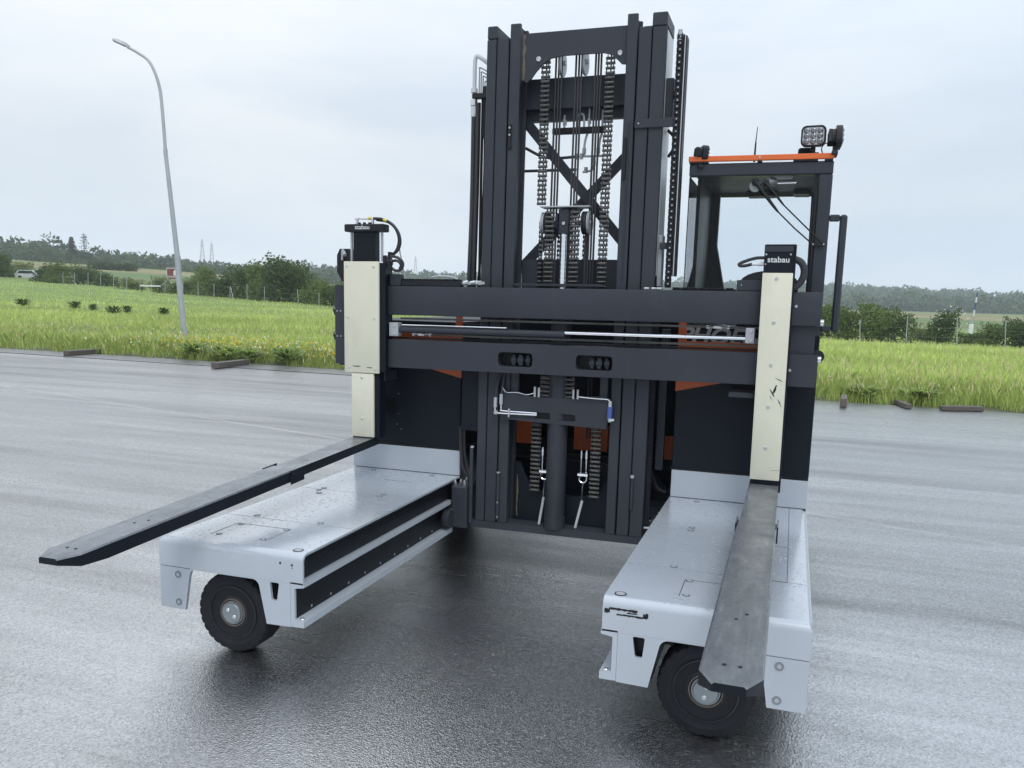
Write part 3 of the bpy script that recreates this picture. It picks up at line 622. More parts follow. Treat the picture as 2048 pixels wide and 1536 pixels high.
# leafy weeds: dark dock clumps out in the field, and green clumps along the verge
def weed(seed, n, mat):
    rng = np.random.default_rng(seed); V = []
    for i in range(n):
        th = rng.random()*6.28; q = rng.random()*0.25; zz = 0.15+0.8*rng.random()**0.8; c0 = np.array([q*math.cos(th)*1.4, q*math.sin(th)*1.4, zz*0.75]); o = np.array([math.cos(th), math.sin(th), 0.5+0.8*rng.random()])*(0.22*(0.6+0.6*rng.random())); s = np.array([-math.sin(th), math.cos(th), 0.0])*0.055
        V.append([c0, c0+o*.5+s, c0+o, c0+o*.5-s])
    return soup('leaves', np.array(V), None, rng.random(n)*0.8, mat)
WM = [weed(s, 170, LEAF[1]) for s in (1, 2, 3)]; WG = [weed(s, 150, WEEDM) for s in (4, 5, 6)]
for i, (u, v, px, lb) in enumerate([(46, 604, 26, 'leftmost dark leafy clump in the meadow'), (150, 609, 24, 'dark upright leafy clump second from the left in the meadow'), (186, 614, 17, 'small dark leafy clump third from the left in the meadow'), (227, 620, 28, 'broadest dark leafy clump in the meadow'), (255, 618, 18, 'faint dark clump right next to the broadest one'), (328, 622, 22, 'dark leafy clump just left of the street lamp')]):
    d_ = 40.0
    for _ in range(30):
        p = at(u, v+6, d_); d_ += (p.z-ground(p.x, p.y)-0.25)*6
        d_ = max(25, min(90, d_))
    s_ = px*d_/F; t = thing('weed_clump', lb, 'weed', (p.x, p.y, ground(p.x, p.y)+0.1), i, 'dark leafy clumps in the meadow'); t.scale = (s_*1.25, s_*1.25, 0.65); obj('leaves', WM[i % 3], t)
for i, (x, e_, s_, hh, lb) in enumerate([(-12.7, 0.5, 0.8, 0.42, 'leafy verge plant behind the reddish timber'), (-11.6, 0.45, 1.0, 0.42, 'broad leafy verge plant among the yellow flowers'), (-10.9, 0.35, 0.8, 0.38, 'leafy verge plant below the white flowers'), (-9.9, 0.4, 0.9, 0.45, 'leafy verge plant left of the dark timber'), (2.6, 0.5, 0.8, 0.3, 'leafy verge plant right of the upright timber end'), (3.5, 0.5, 0.8, 0.3, 'leafy verge plant behind the small pale timber')]):
    y = edge_y(x)+e_; t = thing('verge_plant', lb, 'plant', (x, y, ground(x, y)), i*2, 'leafy plants along the grass verge'); t.scale = (s_, s_, hh); obj('leaves', WG[i % 3], t)

# ------------------------------------------------------------------ street lamp
p0 = at(372, 692, 25.2); gz = ground(p0.x, p0.y)
LP = [at(372, 692, 25.2), at(358, 560, 25.2), at(355, 515, 25.2), at(331, 304, 25.2), at(325, 225, 25.2), at(318, 170, 25.2), at(300, 125, 25.2), at(275, 105, 25.2), at(255, 94, 25.2)]
lamp = thing('street_lamp', 'tall leaning grey street lamp with a curved arm in the meadow', 'street lamp', (p0.x, p0.y, gz)); o0 = Vector((p0.x, p0.y, gz))
Q = [q-o0 for q in LP]; Q[0].z = -0.3
b = B(); b.tube(Q[0:3], 0.088, 16, 0, 0.080); b.tube([Q[2], Q[3]], 0.074, 16, 0, 0.055); b.cyl(Q[2]-Vector((0, 0, .04)), Q[2]+Vector((0, 0, .05)), 0.086, 16); b.cyl(Q[1], Q[1]+Vector((0, 0, .05)), 0.089, 16)
b.build('pole', GALV, lamp)
b = B(); b.tube(Q[3:], 0.047, 12, 5, 0.038); b.cyl(Q[3]-Vector((0, 0, .06)), Q[3]+Vector((0, 0, .08)), 0.060, 14); b.build('arm', GALV, lamp)
e_ = at(226, 81, 25.2)-o0; d = (e_-Q[-1]).normalized(); n_ = Vector((0, 0, 1)); n_ = (n_-d*n_.dot(d)).normalized(); sd = d.cross(n_); ln = (e_-Q[-1]).length
b = B()
b.ring([[Q[-1]+d*f*ln+sd*x*w_+n_*zq for x, zq in ((-1, 0.0), (1, 0.0), (0.8, h_), (-0.8, h_))] for f, w_, h_ in ((-0.12, 0.05, 0.05), (0.15, 0.11, 0.09), (0.55, 0.15, 0.085), (0.92, 0.12, 0.05), (1.0, 0.08, 0.03))]); hd = b.build('lamp_head', GALV, lamp)
b = B(); b.ring([[Q[-1]+d*f*ln+sd*x*w_-n_*zq for x, zq in ((-1, 0.001), (1, 0.001), (0.8, 0.025), (-0.8, 0.025))] for f, w_ in ((0.2, 0.08), (0.9, 0.10))]); b.build('lamp_lens', LENS, hd)

# ------------------------------------------------------------------ fence, sign, timbers, cars and the rest of the background
fe = thing('fence', 'run of slim grey fence posts with wire between the meadow and the bushes', 'fence', (0, 60, 0))
prev = None; b = B()
posts = [(126, 566, 545, 128, 0), (149, 567, 545, 126, 0), (176, 570, 545, 123, 0), (201, 574, 548, 121, 0), (227, 571, 549, 119, 0), (253, 576, 551, 118, 0), (280, 581, 554, 116, 0), (303, 582, 558, 114, 0), (330, 585, 560, 112, 0), (366, 589, 562, 110, 0), (396, 590, 562, 108, 0), (428, 594, 568, 105, 0), (460, 596, 572, 103, 0), (494, 597, 570, 101, 0), (529, 603, 573, 98, 0), (597, 606, 578, 94, -4), (638, 611, 586, 91, 0), (1720, 688, 640, 64, 0), (1812, 686, 632, 63, 6), (1914, 692, 634, 62, 2), (2010, 698, 640, 62, 3), (2104, 700, 645, 62, 2)]
for (u, vb, vt, dp, ln_) in posts:
    lo_, hi_ = at(u, vb, dp), at(u+ln_*0.6, vt, dp); g_ = ground(lo_.x, lo_.y); bb = B(); bot = Vector((lo_.x, lo_.y, min(g_, lo_.z)-0.1)); bb.cyl(bot-Vector((0, 60, 0)), hi_-Vector((0, 60, 0)), 0.036, 8)
    bb.build('fence_post', GALV, fe)
    if prev and (u < 700 or prev[1] > 1700):
        for f in (0.35, 0.65, 0.95): b.tube([prev[0][0].lerp(prev[0][1], f)-Vector((0, 60, 0)), bot.lerp(hi_, f)-Vector((0, 60, 0))], 0.004, 4, 0)
    prev = ((bot, hi_), u)
tag(b.build('fence_wire', GALV, fe), kind='stuff')
bb = B(); q0, q1 = at(467, 594, 102), at(461, 574, 102.5); bb.cyl(q0-Vector((0, 60, .3)), q1-Vector((0, 60, 0)), 0.032, 8); bb.build('brace_post', GALV, fe)

p = at(347, 570, 120); t = thing('information_sign', 'brown roadside sign with a white house symbol behind the street lamp', 'sign', (p.x, p.y, ground(p.x, p.y)), rad(35))
z1 = at(347, 559, 120).z-t.location.z; z2 = at(347, 536, 120).z-t.location.z; hw = 0.86
b = B(); b.box(-hw, hw, -0.03, 0.03, z1, z2, 0.02); pn = b.build('panel', WHITEP, t)
b = B(); b.box(-hw+.07, hw-.07, -0.036, -0.031, z1+.36, z2-.07); b.build('brown_field', BROWNSIGN, pn)
b = B(); b.prism([(0.05, z1+.55), (0.05, z2-.45), (0.32, z2-.15), (0.60, z2-.45), (0.60, z1+.55)], 'xz', -0.041, -0.037); b.build('house_symbol', WHITEP, pn)
b = B(); b.box(-hw+.1, hw-.1, -0.036, -0.031, z1+.06, z1+.28); 
b.build('red_line', BROWNSIGN, pn)
b = B()
for i in range(6): b.box(-0.7+i*0.22, -0.56+i*0.22, -0.040, -0.037, z1+.42, z1+.50)
tag(b.build('white_line', WHITEP, pn), kind='stuff')
b = B(); b.cyl((-0.75, 0.04, -0.2), (-0.75, 0.04, z2), 0.05, 10); b.build('post', GALV, t)
b = B(); b.cyl((0.75, 0.04, -0.2), (0.75, 0.04, z2), 0.05, 10); b.build('post', GALV, t)

TG = 'timber wheel stops along the yard edge'
def timber(x, y, ln_, wd, ht, rz, lb):
    b = B(); b.box(-ln_/2, ln_/2, -wd/2, wd/2, 0.007, ht, 0.008); o = b.build('timber_beam', WOODM); o.location = (x, y, 0); o.rotation_euler = (0, 0, rz); return tag(o, lb, 'timber', TG)
timber(-15.5, 11.75, 1.15, 0.16, 0.125, rad(95), 'reddish timber wheel stop at the far left yard edge')
timber(-10.56, 10.98, 1.20, 0.18, 0.13, rad(93), 'dark timber wheel stop on the left, below the street lamp side of the forklift')
timber(2.2, 10.62, 0.70, 0.105, 0.15, rad(86), 'upright looking timber end just right of the forklift')
timber(3.17, 11.0, 0.75, 0.10, 0.085, rad(99), 'small pale timber pointing into the grass on the right')
timber(4.06, 10.84, 0.72, 0.12, 0.085, rad(22), 'dark timber lying along the yard edge at the right')

def car(u, v, dp, ln_, ht, rz, lb, van=False):
    p = at(u, v, dp); gz = ground(p.x, p.y); z0 = max(gz, p.z-0.5)-0.25; t = thing('car', lb, 'car', (p.x, p.y, z0), rz, 'cars parked beyond the fence'); hl = ln_/2; w = 0.85
    prof = [(-hl, .25), (-hl, ht*.55), (-hl*.93, ht*.62), (-hl*.72, ht*.96), (-hl*.6, ht), (hl*.25, ht), (hl*.52, ht*.64), (hl*.95, ht*.55), (hl, ht*.4), (hl, .25)]
    b = B(); b.prism(prof, 'xz', -w, w); bd = b.build('body', CARW, t)
    b = B(); b.prism([(-hl*.80, ht*.63), (-hl*.64, ht*.92), (hl*.22, ht*.92), (hl*.46, ht*.63)], 'xz', -w-.01, w+.01); b.build('side_window', CARGLASS, bd)
    b = B(); b.box(-hl-.01, -hl*.97, -w*.8, w*.8, ht*.42, ht*.52); b.build('tail_lamp', BROWNSIGN, bd)
    for x in (-hl*.62, hl*.62):
        for y in (-w-.02, w-.16): b = B(); b.lathe([(0.0, 0), (0.30, 0), (0.31, 0.03), (0.31, 0.15), (0.30, .18), (0.0, .18)], (x, y, .31), 'y', 16); b.build('wheel', RUBBER, t)
car(60, 566, 148, 4.4, 1.55, rad(40), 'silver car with a pale roof parked at the far left beyond the fence')
car(96, 568, 146, 3.6, 1.45, rad(25), 'small silver car parked beside the dark bush beyond the fence')
car(14, 562, 155, 4.2, 1.5, rad(60), 'pale car mostly hidden behind the trees at the far left edge')
p = at(300, 572, 112); t = thing('barrier', 'white horizontal barrier rail beyond the fence near the brown sign', 'barrier', (p.x, p.y, ground(p.x, p.y)), rad(40)); hz = p.z-t.location.z
b = B(); b.box(-1.2, 1.3, -0.05, 0.05, hz-.08, hz+.10, 0.01); b.build('rail', WHITEP, t)
for x in (-1.0, 1.15): b = B(); b.box(x-.05, x+.05, -0.04, 0.04, -0.3, hz-.08); b.build('post', BLACK, t)

PG = 'power pylons on the far ridge'
def pylon(u, vt, vb, dp, lb):
    hi_, lo_ = at(u, vt, dp), at(u, vb, dp); ht = hi_.z-lo_.z+14; t = thing('pylon', lb, 'pylon', (lo_.x, lo_.y, lo_.z-14), 0.5, PG); b = B(); bw = ht*0.085
    f = lambda z: bw*(1-z/ht)**1.1+0.35
    for sx in (-1, 1):
        for sy in (-1, 1): b.tube([(sx*f(z), sy*f(z), z) for z in np.linspace(0, ht, 6)], 0.26, 4, 0, 0.16)
    n = 9
    for i in range(n):
        za, zb = ht*i/n, ht*(i+1)/n
        for sx, sy, tx, ty in ((-1, -1, 1, -1), (1, -1, 1, 1), (1, 1, -1, 1), (-1, 1, -1, -1)):
            b.tube([(sx*f(za), sy*f(za), za), (tx*f(zb), ty*f(zb), zb)], 0.15, 4, 0)
    b.build('lattice_mast', GALV, t)
    for zz, q in ((0.80, 0.055), (0.91, 0.04)): b = B(); b.bar((-ht*q, 0, ht*zz), (ht*q, 0, ht*zz), 0.5, 0.7, (0, 0, 1)); b.build('cross_arm', GALV, t)
pylon(405, 478, 518, 900, 'taller of the two grey pylons right of the street lamp'); pylon(424, 485, 524, 940, 'lower of the two grey pylons right of the street lamp'); pylon(831, 513, 532, 1000, 'tiny pylon on the ridge left of the mast hoses')
p = at(1941, 664, 90); hi_ = at(1955, 585, 90); t = thing('striped_pole', 'thin leaning blue and white pole rising beyond the bushes on the right', 'pole', (p.x, p.y, ground(p.x, p.y))); a0 = Vector((0, 0, 0)); a1 = hi_-t.location
stripes = [(0, .28, GALV), (.28, .48, GALV), (.48, .62, WHITEP), (.62, .78, BLUEM), (.78, .9, WHITEP), (.9, 1, BLUEM)]
for f0, f1, mt in stripes: b = B(); b.cyl(a0.lerp(a1, f0), a0.lerp(a1, f1), 0.075, 10, 0.07); b.build('pole_section', mt, t)
q = at(1942, 655, 90)-t.location; b = B(); b.box(q.x-.2, q.x+.2, q.y-.2, q.y+.2, q.z-.7, q.z+.35, 0.03); b.build('switch_box', WHITEP, t)

# ------------------------------------------------------------------ haze
b = B(); b.box(-1900, 1900, -1900, 1900, -25, 150); hz_ = b.build('haze', WHITEP); tag(hz_, kind='stuff'); hm = bpy.data.materials.new('haze_air'); hm.use_nodes = True
ht_ = hm.node_tree; ht_.nodes.clear(); pv = ht_.nodes.new('ShaderNodeVolumePrincipled'); pv.inputs['Color'].default_value = (0.86, 0.92, 1.0, 1); pv.inputs['Density'].default_value = 0.0004; pv.inputs['Anisotropy'].default_value = 0.2
oo = ht_.nodes.new('ShaderNodeOutputMaterial'); ht_.links.new(pv.outputs[0], oo.inputs['Volume']); hz_.data.materials.clear(); hz_.data.materials.append(hm)
# ================================================================== the forklift
TR = thing('forklift', 'large black and orange multidirectional forklift with grey load arms standing on the wet asphalt', 'forklift')
YF = -1.836
SCREW = screw_mesh(0.0085, 0.006); BIGSCREW = screw_mesh(0.013, 0.007)
PINK = {}
def put(me, name, loc, parent, rot=(0, 0, 0), sc=1.0):
    o = obj(name, me, parent); o.location = loc; o.rotation_euler = rot; o.scale = (sc, sc, sc); return o

# ---- load arms
def deck_bolt_mesh():
    b = B(); b.lathe([(0.016, 0.0), (0.016, 0.0012), (0.0125, 0.0012), (0.0115, 0.0006), (0.0, 0.0006)], (0, 0, 0), 'z', 16)
    return b.mesh('deck_bolt', GALV, mat2=BLACK, pred=lambda f: f.calc_center_median().xy.length > 0.0118)
DBOLT = deck_bolt_mesh()
def flush_bolt_mesh():
    b = B(); b.lathe([(0.0165, 0.0), (0.0165, -0.002), (0.014, -0.002), (0.0135, -0.0008), (0.0085, -0.0008), (0.008, -0.003), (0.0, -0.003)], (0, 0, 0), 'y', 18); return b.mesh('flush_bolt', HUBM, mat2=GALV, pred=lambda f: math.hypot(f.calc_center_median().x, f.calc_center_median().z) < 0.0082)
FBOLT = flush_bolt_mesh()
def arc(cx, cz, r, a0, a1, n=6):
    return [(cx+r*math.cos(rad(a0+(a1-a0)*i/n)), cz+r*math.sin(rad(a0+(a1-a0)*i/n))) for i in range(n+1)]
def load_arm(s):
    X = lambda c: Vector((s*c.x, c.y, c.z))
    b = B()                                     # inner box and outer skirt
    b.box(0.712, 1.41, -1.42, -0.002, 0.20, 0.512); b.box(0.735, 0.86, -1.79, -1.42, 0.20, 0.512); b.box(0.86, 1.405, -1.79, -1.42, 0.43, 0.512)
    arm = b.build('load_arm', NEARBLACK, TR, X)
    b = B(); b.box(1.412, 1.4295, -1.75, 0.0, 0.30, 0.505); b.box(1.412, 1.4295, -1.30, 0.0, 0.187, 0.30); b.build('side_skirt', GREY, arm, X)
    # rounded sheet deck: front, middle and rear panel
    zt, R = 0.5266, 0.034
    b = B()
    b.box(0.700, 1.43, YF, -1.379, 0.390, zt, R, 6, lambda m: (m.z > zt-.001 and (m.y < YF+.001 or m.x > 1.4299)))
    outer = [(YF, 0.390)]+arc(YF+R, zt-R, R, 180, 90, 6)+[(-1.379, zt), (-1.379, zt-0.011)]+arc(YF+R, zt-R, R-0.011, 90, 180, 6)+[(YF+0.011, 0.390)]
    b.prism(outer, 'yz', 0.665, 0.700); b.build('deck_panel', DECKW, arm, X)
    for y0, y1 in ((-1.3735, -0.6925), (-0.687, -0.001)):
        b = B(); b.box(0.700, 1.43, y0, y1, 0.42, zt, R, 6, lambda m: m.z > zt-.001 and m.x > 1.4299); b.box(0.665, 0.700, y0, y1, zt-0.011, zt); b.build('deck_panel', DECKW, arm, X)
    # front apron below the deck: inner leg with slot and the wheel arch
    arch = [(0.729, 0.190), (0.729, 0.3895), (1.262, 0.3895)]+arc(1.232, 0.352, 0.033, 40, 90, 4)+arc(0.924, 0.350, 0.036, 90, 176, 5)+[(0.853, 0.187)]
    slot = rrect(0.786, 0.834, 0.301, 0.388-0.004, 0.007, 2)
    slot = [(x+(0.012*(1-(z-0.301)/0.083) if x < 0.81 else -0.008*(1-(z-0.301)/0.083)), z) for x, z in slot]
    b = B(); b.prism(arch, 'xz', YF, YF+0.014, [slot]); b.build('front_apron', GREY, arm, X)
    b = B(); b.prism([(1.292, 0.188), (1.266, 0.345), (1.2605, 0.365), (1.256, 0.3745), (1.264, 0.387), (1.4275, 0.387), (1.4275, 0.188)], 'xz', YF, YF+0.016); b.box(1.411, 1.4288, YF+.0162, YF+0.075, 0.188, 0.387); cp = b.build('corner_plate', GREY, arm, X)
    for z in (0.354, 0.222): put(FBOLT, 'bolt', (s*1.326, YF-0.0005, z), cp)
    # C-shaped guide rail for the mast carriage
    b = B(); pr = [(0.662, 0.397), (0.728, 0.397), (0.728, 0.193), (0.662, 0.193), (0.662, 0.222), (0.7085, 0.228), (0.7085, 0.370), (0.662, 0.377)]
    b.prism(pr, 'xz', YF, -0.12); rail = b.build('guide_rail', GREY, arm, X)
    b = B(); b.box(0.7065, 0.7083, YF+0.014, -0.12, 0.229, 0.369); b.build('rail_web_strip', NEARBLACK, rail, X)  # near-black strip laid over the grey web
    for i in range(10): put(SCREW, 'screw', (s*0.7055, -1.70+i*0.17, 0.246), rail, (0, 0, rad(90)*s), 0.8)
    put(BIGSCREW, 'screw', (s*0.684, -1.812, 0.2225), rail, (rad(-90), 0, 0), 0.9)
    b = B(); b.box(0.694, 0.698, YF+0.02, -0.06, 0.402, 0.512); b.build('cable_cover', NEARBLACK, arm, X)
    b = B()
    for i in range(88):
        for k in range(2): b.box(0.6925, 0.6945, YF+0.05+i*0.0195+k*0.009, YF+0.057+i*0.0195+k*0.009, 0.455+k*0.02, 0.466+k*0.02)
    tag(b.build('cable_cover_perforation', BLACK, arm, X), kind='stuff')
    b = B(); b.box(0.6675, 1.4285, 0.0, 0.018, zt+0.001, 0.688, 0.003); b.build('riser_plate', GREY, arm, X)
    # deck bolts, hatches
    pts = [(0.722, -1.78, 1.5), (0.87, -1.345, 1), (1.24, -1.345, 1), (0.957, -1.515, .9), (0.964, -1.695, .9), (1.21, -1.52, .9), (1.20, -1.70, .9), (0.87, -0.66, 1), (0.87, -0.715, 1), (1.26, -0.66, 1), (1.26, -0.715, 1), (0.83, -0.06, 1), (1.25, -0.06, 1), (1.22, -0.78, 1.1)]
    for x, y, q in pts: put(DBOLT, 'deck_bolt', (s*x, y, zt), arm, (0, 0, 0), q)
    def seal(rects):
        b = B()
        for x0, x1, y0, y1 in rects: b.box(x0, x1, y0, y1, zt-0.002, zt+0.0007)
        b.build('hatch_seal', BLACK, arm, X)
    seal([(0.937, 0.9395, -1.715, -1.505), (0.9395, 1.235, -1.505, -1.5025), (1.235, 1.2375, -1.715, -1.5025)])
    if s > 0: seal([(1.336, 1.338, -1.377, -0.02), (1.22, 1.336, -0.84, -0.838), (1.22, 1.336, -1.376, -1.374)])
    else: seal([(0.86, 1.05, -0.30, -0.298)])
    # scuffs down to the primer
    b = B()
    def scuff(x0, x1, z, h, n, seed):
        r = random.Random(seed); top = []; bot = []
        for i in range(n+1):
            x = x0+(x1-x0)*i/n; top.append((x, z+h*(0.5+0.5*r.random()))); bot.append((x, z-h*(0.3+0.7*r.random())))
        b.prism(top+bot[::-1], 'xz', YF-0.0008, YF+0.002)
    if s > 0:
        scuff(0.672, 0.694, 0.473, 0.013, 6, 1); scuff(0.690, 0.80, 0.484, 0.006, 22, 2); scuff(0.72, 0.835, 0.463, 0.0045, 20, 3); scuff(0.822, 0.842, 0.470, 0.014, 5, 4); scuff(0.76, 0.80, 0.474, 0.003, 6, 5)
    else:
        scuff(0.775, 0.783, 0.478, 0.008, 3, 6); scuff(0.715, 0.724, 0.474, 0.008, 3, 7); scuff(0.716, 0.721, 0.462, 0.003, 3, 8)
    b.build('paint_scuff', BLACK, arm, X)
    return arm
for s in (-1, 1): load_arm(s)

# ---- wheels
def wheel(x, y, r=0.19, wdt=0.15, front=True):
    n = 112
    def rm(k, i, q):
        return q*(0.966 if (i % 4 == 0 and 2 <= k <= 9 and not (5 <= k <= 6)) else 1.0)
    prof = [(r*0.66, 0.012), (r*0.80, 0.0), (r*0.955, 0.006), (r*0.985, 0.014), (r, 0.028), (r, 0.056), (r, wdt-0.056), (r, wdt-0.028), (r*0.985, wdt-0.014), (r*0.955, wdt-0.006), (r*0.8, wdt), (r*0.66, wdt-0.012)]
    b = B(); b.lathe(prof, (0, 0, 0), 'y', n, rm)
    for a0 in (250, 292): b.box(0.168*math.cos(rad(a0))-.004, 0.168*math.cos(rad(a0))+.004, -0.0005, 0.004, 0.168*math.sin(rad(a0))-.004, 0.168*math.sin(rad(a0))+.004)
    t = b.build('wheel', RUBBER, TR); t.location = (x, y, r)
    b = B(); b.lathe([(0.128, 0.02), (0.126, 0.006), (0.119, 0.004), (0.116, 0.03), (0.085, 0.042), (0.076, 0.012), (0.069, 0.008), (0.066, 0.02), (0.0, 0.02)], (0, 0, 0), 'y', 48); b.build('rim', RIMM, t)
    b = B(); b.lathe([(0.0655, 0.024), (0.0655, 0.0045), (0.0625, 0.003), (0.0605, 0.008), (0.060, 0.024)], (0, 0, 0), 'y', 48); b.build('bearing_ring', BROWNM, t)
    b = B(); b.lathe([(0.0475, 0.03), (0.0475, -0.002), (0.0445, -0.005), (0.0, -0.005)], (0, 0, 0), 'y', 40); b.lathe([(0.055, 0.03), (0.055, 0.004), (0.0495, 0.004), (0.0495, 0.03)], (0, 0, 0), 'y', 40); h = b.build('hub_cap', HUBM, t)
    a0 = 140 if x < 0 else 80
    for q in (0, 180): put(BIGSCREW, 'screw', (0.022*math.cos(rad(a0+q)), -0.005, 0.022*math.sin(rad(a0+q))), h, sc=0.75)
    return t
wheel(-1.068, -1.795); wheel(1.068, -1.795)
for sx in (-1, 1):
    b = B(); b.lathe([(0.12, 0), (0.19, 0.012), (0.20, 0.03), (0.20, 0.19), (0.19, 0.208), (0.12, 0.22)], (sx*1.02, 0.75, 0.20), 'y', 40); b.lathe([(0.115, 0.03), (0.10, 0.02), (0.0, 0.02)], (sx*1.02, 0.75, 0.20), 'y', 24); b.build('rear_wheel', RUBBER, TR)

# ---- body
b = B()
for s in (-1, 1):
    b.box(s*0.665, s*1.425, 0.022, 1.75, 0.34, 0.69)
    b.box(s*0.70, s*1.40, 0.02, 1.70, 0.69, 1.50)
b.box(-0.66, 0.66, 0.95, 1.70, 0.62, 1.60); b.box(-0.62, 0.62, 0.62, 0.95, 0.9, 1.585)
b.box(-0.50, 0.50, 0.24, 0.29, 0.355, 0.64); b.box(-0.655, 0.655, 0.605, 0.615, 0.45, 0.72); b.box(0.47, 0.66, 0.50, 0.53, 0.24, 0.653)  # added dark fillers closing the bright gaps behind the mast
body = b.build('body', PANEL, TR)
for s in (-1, 1):
    X = lambda c, s=s: Vector((s*c.x, c.y, c.z))
    b = B(); b.box(0.667, 1.4265, -0.001, 0.019, 0.702, 1.50, 0.004); b.build('cover_panel', PANEL, body, X)
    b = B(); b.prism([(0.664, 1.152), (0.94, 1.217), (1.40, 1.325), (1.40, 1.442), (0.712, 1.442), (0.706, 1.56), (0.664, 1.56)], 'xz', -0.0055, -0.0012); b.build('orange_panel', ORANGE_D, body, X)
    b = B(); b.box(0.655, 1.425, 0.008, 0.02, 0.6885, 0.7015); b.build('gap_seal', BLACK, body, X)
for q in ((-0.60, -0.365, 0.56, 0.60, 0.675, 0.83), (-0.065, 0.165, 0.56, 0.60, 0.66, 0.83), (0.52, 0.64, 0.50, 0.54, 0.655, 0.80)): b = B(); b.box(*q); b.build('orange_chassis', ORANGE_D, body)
b = B(); b.box(-0.625, -0.47, -0.095, -0.075, 0.846, 1.5, 0.002); bp = b.build('bolted_cover', PANEL, TR, XM)
for z in (1.09, 0.862): put(SCREW, 'screw', XM(Vector((-0.488, -0.0955, z))), bp, sc=0.75)
b = B()
for i, r in enumerate((0.012, 0.024, 0.036, 0.048, 0.06)): b.lathe([(r, 0), (r, -0.003), (r-0.005, -0.003), (r-0.005, 0)], (-1.175, -0.001, 0.955), 'y', 28)
b.build('fan_grille', BLACK, body)
for x, z in ((-1.10, 1.03), (-1.10, 0.90), (-1.11, 0.83), (-1.08, 0.80)): put(SCREW, 'screw', (x, -0.001, z), body, sc=0.4)
lo = lettering('PHOENIX', 0.125, LETTERD, (0.955, -0.0015, 1.434), body, 0.0035, 0.28, 1.08)
for s, x0, x1 in ((1, 0.975, 1.11), (-1, 1.10, 1.22)):
    b = B(); b.box(s*x0, s*x1, -0.20, -0.02, 1.155 if s > 0 else 1.13, 1.185, 0.004); b.build('mounting_step', DARK, body)
# right-hand wheel linkage seen beside the mast
b = B(); b.prism([(0.46, 0.34), (0.66, 0.30), (0.66, 0.60), (0.60, 0.47), (0.46, 0.62)], 'xz', 0.40, 0.46); b.box(0.47, 0.66, 0.2, 0.4, 0.34, 0.40); b.tube([(0.50, 0.25, 0.65), (0.56, 0.22, 0.52), (0.62, 0.2, 0.5)], 0.014); b.build('steering_bracket', DARK, body)
b = B(); b.box(0.555, 0.60, 0.1, 0.14, 0.66, 1.5); b.build('upright_strut', DARK, body)

# ---- mast
m = B(); Y0 = -0.1133
m.box(-0.545, 0.545, Y0+0.002, 0.10, 0.247, 0.292); mast = m.build('mast', DARK, TR, XM)
def column(x0, x1, z0, z1, d):
    b = B(); b.box(x0, x1, Y0, Y0+0.022, z0, z1, 0.004)          # front flange
    xm = (x0+x1)/2; b.box(xm-0.012, xm+0.012, Y0+0.022, Y0+d-0.022, z0, z1-0.002); b.box(x0, x1, Y0+d-0.022, Y0+d, z0, z1, 0.004)
    return b.build('mast_column', DARK, mast, XM)
for s in (-1, 1):
    f = lambda a, c: (min(s*a, s*c)+(0.0 if s > 0 else 0), max(s*a, s*c))
    column(*f(0.4535, 0.53 if s > 0 else 0.511), 0.2925, 3.143, 0.27); column(*f(0.3775, 0.4485), 0.2925, 3.146, 0.20); column(*f(0.3065 if s < 0 else 0.311, 0.3695), 0.2925, 3.221, 0.16)
    b = B(); b.box(*f(0.449, 0.531 if s > 0 else 0.511), Y0+0.002, Y0+0.275, 3.146, 3.218, 0.005); b.build('column_cap', DARK, mast, XM)
    b = B(); b.box(*f(0.372, 0.52), Y0+0.10, Y0+0.12, 0.2925, 3.14); b.build('slit_filler', BLACK, mast, XM)  # added dark filler plate, keeps the slits between the columns black
    b = B(); b.box(*f(0.395, 0.46), Y0+0.05, Y0+0.2, 3.148, 3.163); b.build('roller_shim', DARK, mast, XM)
for q in ((-0.549, -0.528, Y0-0.018, Y0-0.001, 0.272, 0.745, 0.003), (-0.372, -0.353, Y0-0.014, Y0-0.001, 0.31, 0.60, 0.003), (0.452, 0.468, Y0-0.014, Y0-0.001, 0.45, 0.64, 0.003)): b = B(); b.box(*q); b.build('guide_strip', DARK, mast, XM)
for q in ((-0.545, -0.527, Y0-0.019, Y0-0.001, 0.746, 0.756), (-0.371, -0.354, Y0-0.015, Y0-0.001, 0.601, 0.609), (0.45, 0.469, Y0-0.015, Y0-0.001, 0.641, 0.657)): b = B(); b.box(*q); b.build('strip_end', GALV, mast, XM)
for z in (0.42, 0.33): put(SCREW, 'screw', XM(Vector((-0.3625, Y0-0.014, z))), mast, sc=0.6)
b = B(); b.box(-0.362, -0.345, Y0-0.013, Y0-0.001, 2.52, 2.66, 0.003); p = b.build('stop_block', BLACK, mast, XM)
for z in (2.64, 2.60): put(SCREW, 'screw', XM(Vector((-0.3535, Y0-0.013, z))), p, sc=0.75)
b = B(); b.box(0.322, 0.337, Y0-0.013, Y0-0.001, 2.33, 2.56, 0.003); b.build('stop_block', BLACK, mast, XM)
b = B(); b.tube([(0.345, Y0-0.004, 2.64), (0.345, Y0-0.004, 1.78)], 0.004, 6); b.build('guide_wire', DARK, mast, XM)
b = B(); b.box(0.378, 0.60, Y0-0.014, Y0-0.002, 2.605, 2.655, 0.003); b.box(0.588, 0.60, Y0-0.014, Y0+0.03, 2.605, 2.655); p = b.build('chain_bracket', DARK, mast, XM)
put(SCREW, 'screw', XM(Vector((0.40, Y0-0.014, 2.63))), p, sc=0.6)
